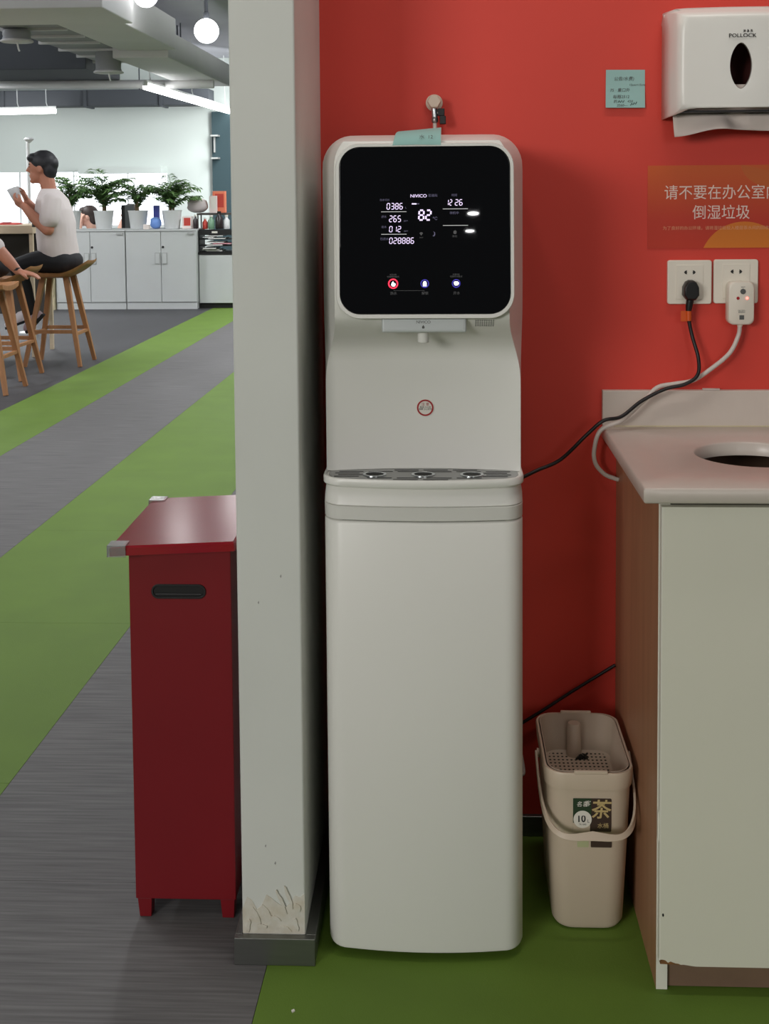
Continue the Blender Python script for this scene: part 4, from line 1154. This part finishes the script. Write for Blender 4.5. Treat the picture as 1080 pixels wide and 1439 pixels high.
def sack(x, y, z, sx, sy, sz, m, label, cat='bag', m2=None, name='plastic_bag'):
    t = thing(name, (x, y, z), label, cat)
    mb = MB(); loops = []
    for i in range(9):
        a = math.pi * (0.04 + 0.92 * i / 8); row = []
        for k in range(16):
            q = 2 * math.pi * k / 16
            j = 1 + 0.16 * noise.noise(Vector((math.cos(q) * 2 + x, math.sin(q) * 2, i * 0.9)))
            row.append((x + sx * j * math.sin(a) ** 0.7 * math.cos(q), y + sy * j * math.sin(a) ** 0.7 * math.sin(q), z + sz * (0.5 - 0.5 * math.cos(a))))
        loops.append(row)
    mb.loft(loops); mb.build('bag', m, t, smooth=50)
    if m2: MB().lathe([(sx * 0.5, 0.0), (sx * 0.7, sz * 0.1), (sx * 0.3, sz * 0.2)], (x - sx * 0.2, y, z + sz * 0.86), n=9).build('knot', m2, t)
sack(-3.055, 10.79, 0.853, 0.062, 0.06, 0.125, 'bag_blue', 'blue plastic bag between the two right palm pots')
sack(-2.635, 10.97, 1.017, 0.115, 0.08, 0.16, 'shirt_white', 'white and green bag heaped behind the rightmost palm', m2='bag_green')
fo = MB().box(-3.105, -3.05, 10.90, 10.98, 0.853, 1.10).build('binder', 'folder_blue', None, bevel=0.003); tag(fo, 'blue upright binder behind the blue bag', 'binder')
bx = MB().box(-3.150, -3.085, 10.61, 10.67, 0.853, 0.905).build('tissue_box', 'box_pale', None, bevel=0.004); tag(bx, 'small white box beside the middle palm pot', 'box')

# ---- palms
def palm(x, y, z, seed, nf, L_, label, tall=0.2, spread=1.0):
    rg = random.Random(seed)
    t = thing('potted_palm', (x, y, z), label, 'potted plant', 'potted palms on the office cabinets')
    MB().lathe([(0.078, 0), (0.082, 0.004), (0.104, 0.185), (0.108, 0.19), (0.108, 0.198), (0.100, 0.198), (0.097, 0.170), (0.002, 0.168)], (x, y, z + 0.001), n=26).build('pot', 'pot_white', t, smooth=40)
    MB().lathe([(0.096, 0), (0.05, 0.008), (0.001, 0.010)], (x, y, z + 0.169), n=18).build('soil', 'soil', t)
    for i in range(3):
        a = rg.uniform(0, 6.3); MB().tube([(x + 0.02 * math.cos(a), y + 0.02 * math.sin(a), z + 0.17), (x + 0.03 * math.cos(a), y + 0.03 * math.sin(a), z + 0.17 + tall)], [0.012, 0.007], 7).build('stem', 'palm_stem', t)
    for i in range(nf):
        a = 2 * math.pi * (i + rg.uniform(-0.3, 0.3)) / nf; el = rg.uniform(0.75, 1.5); L = L_ * rg.uniform(0.75, 1.15)
        d = Vector((math.cos(a) * spread, math.sin(a) * 0.8, 0))
        base = Vector((x, y, z + 0.17 + tall * rg.uniform(0.2, 0.95)))
        pts = []
        for k in range(8):
            s = k / 7
            pts.append(base + d * (L * s * math.cos(el * (1 - 0.4 * s))) + Vector((0, 0, L * (math.sin(el) * s - 0.42 * s * s))))
        mb = MB(); mb.tube(pts, [0.0035] * 7 + [0.001], 5)
        for k in range(1, 8):
            tdir = (pts[k] - pts[k - 1]).normalized(); side = tdir.cross(Vector((0, 0, 1))).normalized()
            for h in (0.0, 0.5):
                b0 = pts[k - 1].lerp(pts[k], h + 0.25); ll = L * (0.34 - 0.16 * abs(k / 7 - 0.45)) * rg.uniform(0.8, 1.15)
                for sgn in (-1, 1):
                    dd = (side * sgn * 0.85 + tdir * 0.55 + Vector((0, 0, rg.uniform(-0.35, 0.15)))).normalized()
                    mid = b0 + dd * ll * 0.5 + Vector((0, 0, 0.006)); tip = b0 + dd * ll + Vector((0, 0, -0.02))
                    wv = dd.cross(Vector((0, 0, 1))).normalized() * 0.016
                    mb.add([b0, mid + wv, tip, mid - wv, mid + Vector((0, 0, 0.004)), mid - Vector((0, 0, 0.002))], [(0, 1, 4), (1, 2, 4), (2, 3, 4), (3, 0, 4), (0, 5, 1), (1, 5, 2), (2, 5, 3), (3, 5, 0)])
        mb.build('frond', 'palm_green', t)
palm(-3.618, 10.79, 0.852, 1, 26, 0.44, 'large bushy potted palm with brown stem on the left cabinet', 0.22, 0.85)
palm(-3.245, 10.79, 0.852, 5, 13, 0.36, 'small sparse potted palm in the middle of the cabinets', 0.16, 0.75)
palm(-2.878, 10.79, 0.852, 9, 26, 0.40, 'dense potted palm in the pot nearest the red carton', 0.18, 0.85)
palm(-3.99, 10.85, 0.852, 13, 16, 0.38, 'potted palm half hidden behind the seated man', 0.24, 0.75)

# ---- bar table and stools
t = thing('bar_table', (-4.0, 7.3, 0), 'high bar table with pale wood top at the left edge', 'table')
MB().box(-5.2, -3.125, 6.95, 7.45, 0.955, 1.02).build('tabletop', 'oak_pale', t, bevel=0.004)
for x in (-3.158, -5.19):
    for y in (6.965, 7.405): MB().box(x, x + 0.028, y, y + 0.03, 0.0, 0.954).build('leg', 'oak_pale', t)
MB().box(-5.16, -3.165, 7.32, 7.34, 0.30, 0.954).build('modesty_panel', 'dark_panel', t)
pk = thing('snack_packet', (-3.36, 7.15, 1.02), 'crumpled red packet lying on the bar table', 'packet')
mb = MB(); mb.loft([[(-3.46, 7.08, 1.022), (-3.29, 7.06, 1.022), (-3.28, 7.2, 1.022), (-3.45, 7.22, 1.022)], [(-3.44, 7.09, 1.034), (-3.31, 7.08, 1.028), (-3.30, 7.18, 1.034), (-3.43, 7.2, 1.04)]])
mb.build('packet', 'box_red', pk); MB().box(-3.42, -3.36, 7.10, 7.16, 1.036, 1.041).build('print', 'paper_pink', pk)
def stool():
    t = thing('bar_stool', (0, 0, 0), '', 'stool', 'wooden bar stools')
    mb = MB(); loops = []
    n = 20
    for i in range(n + 1):
        s = i / n; x = -0.19 + 0.45 * s
        bend = max(0, (x - 0.06)) / 0.20
        z = 0.672 + 0.098 * bend ** 1.7 + 0.012 * max(0, (-0.05 - x) / 0.14)
        hw = 0.205 * math.sqrt(max(0.02, 1 - ((x - 0.02) / 0.262) ** 4))
        th = 0.032 - 0.012 * bend
        row = []
        for k in range(9):
            f = -1 + 2 * k / 8
            row.append((x, hw * f, z + 0.016 * f * f * (1 - 0.5 * bend)))
        for k in range(8, -1, -1):
            f = -1 + 2 * k / 8
            row.append((x, hw * f * 0.93, z - th * (1 - 0.5 * f * f) + 0.004 * f * f))
        loops.append(row)
    mb.loft(loops); mb.build('seat', 'oak', t, smooth=50)
    for sx in (-1, 1):
        for sy in (-1, 1):
            MB().bar((sx * 0.085, sy * 0.085, 0.655), (sx * 0.205, sy * 0.19, 0.0), 0.042, 0.042, 0.028, 0.028).build('leg', 'oak', t, bevel=0.003)
    f = (0.655 - 0.24) / 0.655; lx, ly = 0.085 + 0.12 * f, 0.085 + 0.105 * f
    for sy in (-1, 1): MB().bar((-lx, sy * ly, 0.255), (lx, sy * ly, 0.255), 0.026, 0.020).build('footrest', 'oak', t)
    for sx in (-1, 1): MB().bar((sx * lx, -ly, 0.235), (sx * lx, ly, 0.235), 0.020, 0.026).build('footrest', 'oak', t)
    return t
s0 = stool()
s0.location = (-2.83, 6.62, 0); s0['label'] = 'wooden bar stool with curved lip that the man in white sits on'
s1 = copy_tree(s0); s1.location = (-3.03, 5.97, 0); s1.rotation_euler.z = R(-3); s1['label'] = 'wooden bar stool with a hand resting on its seat'
s2 = copy_tree(s0); s2.location = (-2.945, 5.39, 0); s2.rotation_euler.z = R(180); s2['label'] = 'nearest wooden bar stool, only one leg visible at the left edge'

# ---- slim white pole lamp behind the man
t = thing('pole_lamp', (-3.665, 8.5, 0), 'slim white standing lamp pole with round head behind the man', 'lamp')
MB().lathe([(0.11, 0), (0.11, 0.015), (0.02, 0.03)], (-3.668, 8.5, 0.0), n=20).build('base', 'pale_metal', t, smooth=40)
MB().tube([(-3.668, 8.5, 0.02), (-3.662, 8.5, 1.72)], 0.016, 10).build('pole', 'pot_white', t, smooth=40)
MB().lathe([(0.012, -0.03), (0.03, -0.012), (0.046, 0.0), (0.030, 0.018), (0.002, 0.016)], (-3.652, 8.5, 1.735), n=16).build('lamp_head', 'pot_white', t, smooth=40)

# ---- people
def ell(mb, c, r, n=12):
    loops = []
    for i in range(1, n):
        a = math.pi * i / n
        loops.append([(c[0] + r[0] * math.sin(a) * math.cos(q), c[1] + r[1] * math.sin(a) * math.sin(q), c[2] - r[2] * math.cos(a)) for q in (2 * math.pi * k / (2 * n) for k in range(2 * n))])
    mb.loft(loops)
def limb(mb, pts, rs):
    P = catmull(pts, 5); m = len(P) - 1; rr = []
    for i in range(m + 1):
        f = i / m * (len(rs) - 1); j = min(int(f), len(rs) - 2); rr.append(rs[j] + (rs[j + 1] - rs[j]) * (f - j))
    mb.tube(P, rr, 12)
    for i in (0, -1): ell(mb, P[i], (rr[i],) * 3, 8)
def fuse(mb, name, m, parent, voxel=0.009, smooth_it=4):
    o = mb.build(name, m, parent)
    r = o.modifiers.new('remesh', 'REMESH'); r.mode = 'VOXEL'; r.voxel_size = voxel
    s = o.modifiers.new('smooth', 'SMOOTH'); s.factor = 0.5; s.iterations = smooth_it
    bpy.context.view_layer.update()
    me = bpy.data.meshes.new_from_object(o.evaluated_get(bpy.context.evaluated_depsgraph_get()))
    o.modifiers.clear(); o.data = me
    for p in me.polygons: p.use_smooth = True
    return o
def head(mb, c):
    x, y, z = c
    ell(mb, (x, y, z + 0.015), (0.093, 0.074, 0.102)); ell(mb, (x - 0.030, y, z - 0.055), (0.056, 0.056, 0.062))
    ell(mb, (x - 0.066, y, z - 0.098), (0.022, 0.026, 0.020), 8)                      # chin
    mb.tube([(x - 0.088, y, z + 0.020), (x - 0.108, y, z - 0.022), (x - 0.086, y, z - 0.030)], [0.007, 0.013, 0.009], 8)   # nose
    ell(mb, (x - 0.083, y, z - 0.056), (0.010, 0.022, 0.007), 8); ell(mb, (x - 0.080, y, z - 0.069), (0.010, 0.020, 0.007), 8)
    for s in (-1, 1): ell(mb, (x + 0.008, y + s * 0.076, z - 0.012), (0.019, 0.010, 0.031), 8)
def hand(mb, wrist, d, n, side, curl=0.9, S=1.0):
    """palm and five fingers; d pointing direction, n palm normal, side towards the thumb"""
    w = Vector(wrist); d = Vector(d).normalized(); n = Vector(n); n = (n - d * n.dot(d)).normalized(); s = d.cross(n)
    if s.dot(Vector(side)) < 0: s = -s
    for f in (-0.028, -0.010, 0.010, 0.028): mb.tube([w, w + d * 0.05 + s * f * 0.9, w + d * 0.085 + s * f], [0.020, 0.014, 0.011], 8)
    for f, L in ((0.030, 0.062), (0.010, 0.072), (-0.010, 0.067), (-0.029, 0.052)):
        b = w + d * 0.085 + s * f; p = [b]; a = 0.0; q = b
        for k in range(3):
            a += curl * (0.45 if k == 0 else 0.6); q = q + (d * math.cos(a) + n * math.sin(a)) * L * (0.42, 0.32, 0.26)[k]; p.append(q)
        mb.tube(p, [0.0105, 0.0098, 0.0090, 0.0075], 8); ell(mb, p[-1], (0.0078,) * 3, 6)
    b = w + d * 0.025 + s * 0.026
    mb.tube([b, b + d * 0.032 + s * 0.024 + n * 0.012, b + d * 0.058 + s * 0.022 + n * 0.030], [0.014, 0.011, 0.009], 8)
    return w + d * 0.09 + n * 0.03
def hair_cap(mb, c, back=1.0):
    x, y, z = c
    ell(mb, (x + 0.016, y, z + 0.040), (0.100, 0.084, 0.092)); ell(mb, (x + 0.060, y, z - 0.012), (0.054, 0.073, 0.082 * back))
    ell(mb, (x - 0.052, y, z + 0.072), (0.054, 0.070, 0.038)); ell(mb, (x + 0.080, y, z + 0.030), (0.046, 0.060, 0.060))

# man in white on the stool, side on, eating from a cup
m1 = thing('person', (-2.83, 6.62, 0.68), 'man in white t-shirt and black trousers eating from a cup on a bar stool', 'person', 'people in the office')
HC = (-2.935, 6.62, 1.455)
mb = MB(); head(mb, HC)
limb(mb, [(-2.875, 6.62, 1.20), (-2.885, 6.62, 1.30), (-2.905, 6.62, 1.40)], [0.075, 0.056, 0.058])
limb(mb, [(-2.85, 6.47, 1.19), (-2.87, 6.62, 1.19), (-2.87, 6.77, 1.19)], [0.04, 0.05, 0.04])
limb(mb, [(-2.815, 6.455, 1.195), (-2.822, 6.425, 1.09), (-2.832, 6.41, 1.005)], [0.040, 0.047, 0.043])
limb(mb, [(-2.832, 6.41, 1.005), (-2.93, 6.435, 1.085), (-3.020, 6.47, 1.172)], [0.045, 0.042, 0.028])
limb(mb, [(-2.88, 6.785, 1.195), (-2.93, 6.83, 1.10), (-2.97, 6.84, 1.035)], [0.040, 0.046, 0.043])
limb(mb, [(-2.97, 6.84, 1.035), (-3.03, 6.78, 1.12), (-3.075, 6.70, 1.205)], [0.045, 0.042, 0.028])
limb(mb, [(-2.83, 6.62, 0.86), (-2.85, 6.62, 1.05), (-2.87, 6.62, 1.2)], [0.11, 0.115, 0.10])
hand(mb, (-3.020, 6.47, 1.172), (-0.80, 0.35, 0.40), (-0.1, 0.75, 0.65), (-0.4, 0.2, 0.9), 0.75)
hand(mb, (-3.075, 6.70, 1.205), (-0.35, -0.15, 0.90), (-0.75, -0.5, 0.1), (0.2, -0.9, 0.1), 1.15)
fuse(mb, 'body', 'skin', m1, 0.006, 3)
mb = MB()
secs = [(-2.815, 0.775, 0.150, 0.165), (-2.828, 0.85, 0.147, 0.172), (-2.835, 0.95, 0.142, 0.176), (-2.838, 1.05, 0.140, 0.184), (-2.850, 1.15, 0.128, 0.195), (-2.862, 1.22, 0.108, 0.195), (-2.872, 1.27, 0.080, 0.135), (-2.880, 1.30, 0.060, 0.075)]
loops = []
for x, z, rx, ry in secs:
    loops.append([(x + rx * math.cos(q) * (1 + 0.03 * math.sin(5 * q + z * 30)), 6.62 + ry * math.sin(q), z + (-0.045 * math.cos(q) if z < 0.8 else 0)) for q in (2 * math.pi * k / 28 for k in range(28))])
mb.loft(loops)
limb(mb, [(-2.815, 6.455, 1.205), (-2.815, 6.425, 1.13), (-2.822, 6.415, 1.085)], [0.072, 0.072, 0.074])
limb(mb, [(-2.88, 6.79, 1.205), (-2.91, 6.82, 1.13), (-2.93, 6.83, 1.095)], [0.072, 0.070, 0.072])
fuse(mb, 't_shirt', 'shirt_white', m1, 0.008, 5)
mb = MB(); mb.box(-2.985, -2.975, 6.52, 6.60, 1.02, 1.09); mb.build('shirt_print', 'ink_grey', m1)
mb = MB()
ell(mb, (-2.79, 6.62, 0.765), (0.145, 0.172, 0.095))
limb(mb, [(-2.78, 6.535, 0.765), (-2.95, 6.52, 0.768), (-3.105, 6.515, 0.735)], [0.092, 0.080, 0.060]); limb(mb, [(-3.105, 6.515, 0.735), (-3.05, 6.515, 0.58), (-3.005, 6.515, 0.40)], [0.060, 0.055, 0.040])
limb(mb, [(-2.78, 6.70, 0.765), (-2.98, 6.715, 0.765), (-3.165, 6.725, 0.715)], [0.092, 0.080, 0.060]); limb(mb, [(-3.165, 6.725, 0.715), (-3.135, 6.725, 0.56), (-3.105, 6.725, 0.38)], [0.060, 0.055, 0.040])
fuse(mb, 'trousers', 'trousers_black', m1, 0.009, 4)
def shoe(heel, toe, m, parent, wdir=(0, 1, 0)):
    h, tt = Vector(heel), Vector(toe); d = (tt - h).normalized(); w = Vector(wdir); u = d.cross(w)
    if u.z < 0: u = -u
    mb = MB(); loops = []
    for s, hw, hh in ((0, 0.022, 0.06), (0.12, 0.034, 0.075), (0.4, 0.036, 0.075), (0.65, 0.043, 0.052), (0.88, 0.040, 0.040), (1.0, 0.02, 0.025)):
        c = h.lerp(tt, s); loops.append([c + w * hw * math.cos(q) + u * (hh * max(0, math.sin(q)) - 0.006 * (math.sin(q) < 0)) for q in (2 * math.pi * k / 14 for k in range(14))])
    mb.loft(loops); o = mb.build('shoe', m, parent, smooth=50)
    mb = MB(); mb.loft([[h.lerp(tt, s) + w * hw * sg - u * 0.004 - u * zz for s, hw, sg in ((-0.02, 0.026, -1), (0.4, 0.036, -1), (0.7, 0.046, -1), (1.02, 0.024, -1), (1.02, 0.024, 1), (0.7, 0.046, 1), (0.4, 0.036, 1), (-0.02, 0.026, 1))] for zz in (0.0, 0.018)])
    mb.build('sole', 'trousers_black', o)
shoe((-2.925, 6.515, 0.385), (-3.05, 6.515, 0.255), 'shoe_pink', m1); shoe((-3.07, 6.725, 0.335), (-3.27, 6.725, 0.265), 'shoe_white', m1)
mb = MB(); hair_cap(mb, HC); fuse(mb, 'hair', 'hair_dark', m1, 0.007, 2)
for s in (-1, 1):
    mb = MB(); ell(mb, (HC[0] - 0.081, HC[1] + s * 0.031, HC[2] + 0.008), (0.006, 0.012, 0.006), 8); mb.build('eye', 'ink_black', m1)
    MB().bar((HC[0] - 0.088, HC[1] + s * 0.016, HC[2] + 0.026), (HC[0] - 0.076, HC[1] + s * 0.046, HC[2] + 0.026), 0.006, 0.006).build('eyebrow', 'hair_dark', m1)
cupt = thing('cup', (-3.120, 6.575, 1.235), 'clear plastic cup held by the man in white', 'cup')
mat('cup_plastic', (236, 238, 240), 0.25, trans=0.45)
mb = MB()
axis = Vector((-0.35, 0.05, 0.93)).normalized(); e1 = axis.orthogonal().normalized(); e2 = axis.cross(e1); cb = Vector((-3.105, 6.565, 1.222))
mb.loft([[cb + axis * h + (e1 * math.cos(q) + e2 * math.sin(q)) * r for q in (2 * math.pi * k / 20 for k in range(20))] for r, h in ((0.030, 0), (0.045, 0.085), (0.047, 0.088), (0.043, 0.086), (0.028, 0.004))])
mb.build('cup_wall', 'cup_plastic', cupt, smooth=50)
mb = MB(); mb.loft([[cb + axis * h + (e1 * math.cos(q) + e2 * math.sin(q)) * r for q in (2 * math.pi * k / 16 for k in range(16))] for r, h in ((0.029, 0.006), (0.034, 0.045), (0.02, 0.052))])
mb.build('dessert', 'box_pale', cupt, smooth=50)
sp = MB().tube([(-3.100, 6.640, 1.290), (-3.112, 6.600, 1.300), (-3.125, 6.575, 1.270)], 0.004, 6).build('spoon', 'sticker_white', None); tag(sp, 'thin white spoon in the hand of the man in white', 'spoon')

# second person at the left edge, hand resting on the stool
m2 = thing('person', (-3.12, 5.97, 0.68), 'person in white at the left edge, only arm and hand on stool visible', 'person', 'people in the office')
HC2 = (-3.46, 5.95, 1.40)
mb = MB(); head(mb, HC2)
limb(mb, [(-3.30, 5.96, 1.08), (-3.38, 5.955, 1.23), (-3.43, 5.95, 1.34)], [0.09, 0.058, 0.056])
limb(mb, [(-3.15, 5.97, 0.84), (-3.22, 5.965, 1.0), (-3.30, 5.96, 1.12)], [0.11, 0.115, 0.10])
limb(mb, [(-3.26, 5.775, 1.09), (-3.28, 5.96, 1.12), (-3.29, 6.14, 1.09)], [0.05, 0.06, 0.05])
limb(mb, [(-3.22, 5.765, 1.08), (-3.08, 5.755, 0.985), (-2.955, 5.75, 0.890)], [0.052, 0.048, 0.043])
limb(mb, [(-2.955, 5.75, 0.890), (-2.89, 5.755, 0.815), (-2.835, 5.765, 0.748)], [0.044, 0.040, 0.028])
limb(mb, [(-3.29, 6.14, 1.09), (-3.36, 6.17, 0.98), (-3.42, 6.15, 0.92)], [0.052, 0.048, 0.043]); limb(mb, [(-3.42, 6.15, 0.92), (-3.52, 6.12, 0.95), (-3.62, 6.10, 1.0)], [0.044, 0.040, 0.028])
hand(mb, (-2.835, 5.765, 0.748), (0.93, 0.10, -0.20), (0.0, 0.1, -1), (0, -1, 0), 0.30)
hand(mb, (-3.62, 6.10, 1.0), (-0.9, -0.1, 0.3), (0, -0.3, -1), (0, -1, 0), 0.7)
fuse(mb, 'body', 'skin', m2, 0.006, 3)
mb = MB()
loops = []
for x, z, rx, ry in ((-3.12, 0.76, 0.15, 0.165), (-3.15, 0.86, 0.145, 0.172), (-3.20, 0.97, 0.140, 0.180), (-3.26, 1.07, 0.125, 0.190), (-3.31, 1.14, 0.100, 0.180), (-3.345, 1.185, 0.065, 0.09)):
    loops.append([(x + rx * math.cos(q), 5.965 + ry * math.sin(q), z - 0.02 * math.cos(q)) for q in (2 * math.pi * k / 24 for k in range(24))])
mb.loft(loops); limb(mb, [(-3.22, 5.775, 1.08), (-3.08, 5.757, 0.985), (-2.985, 5.752, 0.915)], [0.072, 0.068, 0.066]); limb(mb, [(-3.29, 6.13, 1.08), (-3.36, 6.165, 0.99)], [0.072, 0.068])
fuse(mb, 't_shirt', 'shirt_white', m2, 0.009, 4)
mb = MB(); ell(mb, (-3.10, 5.965, 0.77), (0.145, 0.172, 0.09))
for sy in (-1, 1):
    limb(mb, [(-3.10, 5.965 + sy * 0.085, 0.768), (-3.30, 5.965 + sy * 0.10, 0.765), (-3.46, 5.965 + sy * 0.105, 0.735)], [0.09, 0.08, 0.06]); limb(mb, [(-3.46, 5.965 + sy * 0.105, 0.735), (-3.43, 5.965 + sy * 0.105, 0.55), (-3.38, 5.965 + sy * 0.105, 0.38)], [0.06, 0.055, 0.04])
fuse(mb, 'trousers', 'trousers_black', m2, 0.010, 4)
for sy in (-1, 1): shoe((-3.35, 5.965 + sy * 0.105, 0.335), (-3.55, 5.965 + sy * 0.105, 0.285), 'shoe_white', m2)
mb = MB(); hair_cap(mb, HC2); fuse(mb, 'hair', 'hair_dark', m2, 0.008, 2)
wb = thing('wristband', (-2.84, 5.765, 0.752), 'dark band on the wrist of the person at the left edge', 'wristband')
MB().lathe([(0.029, -0.010), (0.031, -0.008), (0.031, 0.008), (0.029, 0.010)], (-2.848, 5.763, 0.765), 'z', 16).build('band', 'ink_black', wb, smooth=40)

# two people seated at desks behind the cabinets
def desk_person(x, y, top, hairm, skinm, label, lean=0.0):
    t = thing('person', (x, y, 0), label, 'person', 'people in the office')
    H_ = (x - 0.03 + lean, y, 0.965)
    mb = MB(); head(mb, H_); limb(mb, [(x + 0.02, y, 0.68), (x + 0.01 + lean, y, 0.80), (x - 0.01 + lean, y, 0.90)], [0.10, 0.06, 0.055])
    limb(mb, [(x + 0.02, y - 0.17, 0.68), (x - 0.04, y - 0.2, 0.55), (x - 0.10, y - 0.2, 0.62)], [0.05, 0.045, 0.04]); limb(mb, [(x - 0.10, y - 0.2, 0.62), (x - 0.115, y - 0.15, 0.76), (x - 0.10, y - 0.09, 0.88)], [0.042, 0.04, 0.028])
    hand(mb, (x - 0.10, y - 0.09, 0.85), (0.1, 0.1, 1), (0.9, 0.4, 0), (0, 1, 0), 0.5)
    limb(mb, [(x, y, 0.30), (x + 0.02, y, 0.5), (x + 0.02, y, 0.68)], [0.12, 0.12, 0.11]); limb(mb, [(x + 0.02, y - 0.17, 0.68), (x + 0.02, y, 0.70), (x + 0.02, y + 0.17, 0.68)], [0.055, 0.06, 0.055])
    fuse(mb, 'body', skinm, t, 0.008, 3)
    mb = MB(); loops = []
    for z, rx, ry in ((0.32, 0.14, 0.17), (0.5, 0.135, 0.18), (0.64, 0.125, 0.2), (0.74, 0.10, 0.19), (0.80, 0.07, 0.09)):
        loops.append([(x + 0.02 + rx * math.cos(q), y + ry * math.sin(q), z) for q in (2 * math.pi * k / 24 for k in range(24))])
    mb.loft(loops); limb(mb, [(x + 0.02, y - 0.17, 0.70), (x - 0.03, y - 0.195, 0.58)], [0.07, 0.066]); fuse(mb, 'top', top, t, 0.010, 4)
    mb = MB(); ell(mb, (x, y, 0.36), (0.17, 0.18, 0.10)); limb(mb, [(x, y - 0.09, 0.38), (x - 0.25, y - 0.1, 0.40), (x - 0.40, y - 0.1, 0.38)], [0.085, 0.075, 0.06]); limb(mb, [(x, y + 0.09, 0.38), (x - 0.25, y + 0.1, 0.40), (x - 0.40, y + 0.1, 0.38)], [0.085, 0.075, 0.06])
    for sy in (-1, 1): limb(mb, [(x - 0.40, y + sy * 0.1, 0.38), (x - 0.38, y + sy * 0.1, 0.2), (x - 0.36, y + sy * 0.1, 0.05)], [0.06, 0.05, 0.04])
    fuse(mb, 'trousers', 'trousers_black', t, 0.012, 3)
    mb = MB(); hair_cap(mb, H_, 1.2); fuse(mb, 'hair', hairm, t, 0.009, 2)
    c = thing('office_chair', (x + 0.02, y, 0), 'dark office chair of the ' + label.split(' bent')[0].split(' partly')[0], 'chair', 'office chairs')
    MB().box(x - 0.20, x + 0.22, y - 0.22, y + 0.22, 0.215, 0.262).build('seat', 'duct_dark', c, bevel=0.02); MB().box(x + 0.19, x + 0.23, y - 0.2, y + 0.2, 0.30, 0.62).build('backrest', 'duct_dark', c, bevel=0.02)
    MB().tube([(x, y, 0.03), (x, y, 0.22)], 0.025, 10).build('gas_lift', 'duct_dark', c)
    for k in range(5):
        a = 2 * math.pi * k / 5; MB().bar((x, y, 0.05), (x + 0.26 * math.cos(a), y + 0.26 * math.sin(a), 0.03), 0.035, 0.03).build('base_arm', 'duct_dark', c)
mat('top_blue', (200, 214, 232), 0.8); mat('top_pink', (196, 120, 120), 0.8)
desk_person(-4.075, 11.9, 'top_blue', 'hair_brown', 'skin_pale', 'person in pale blue bent over a desk behind the left palm')
desk_person(-3.84, 12.9, 'top_pink', 'hair_brown', 'skin_pale', 'person in pink partly hidden behind the large palm pot')
t = thing('computer_monitor', (-3.62, 11.45, 0.62), 'black computer monitor behind the gap between two palm pots', 'monitor')
MB().box(-3.575, -3.535, 11.36, 11.78, 0.80, 1.10).build('screen_case', 'black_plastic', t, bevel=0.005); MB().box(-3.56, -3.54, 11.54, 11.60, 0.66, 0.80).build('stand', 'black_plastic', t); MB().box(-3.63, -3.47, 11.47, 11.67, 0.645, 0.66).build('foot', 'black_plastic', t)
t = thing('desk', (-4.2, 11.7, 0), 'white office desk behind the cabinets', 'desk')
MB().box(-5.2, -2.9, 11.12, 11.64, 0.62, 0.645).build('desktop', 'office_cab', t)
for x in (-5.15, -2.98):
    for y in (11.16, 11.57): MB().box(x, x + 0.04, y, y + 0.04, 0, 0.62).build('leg', 'office_cab', t)
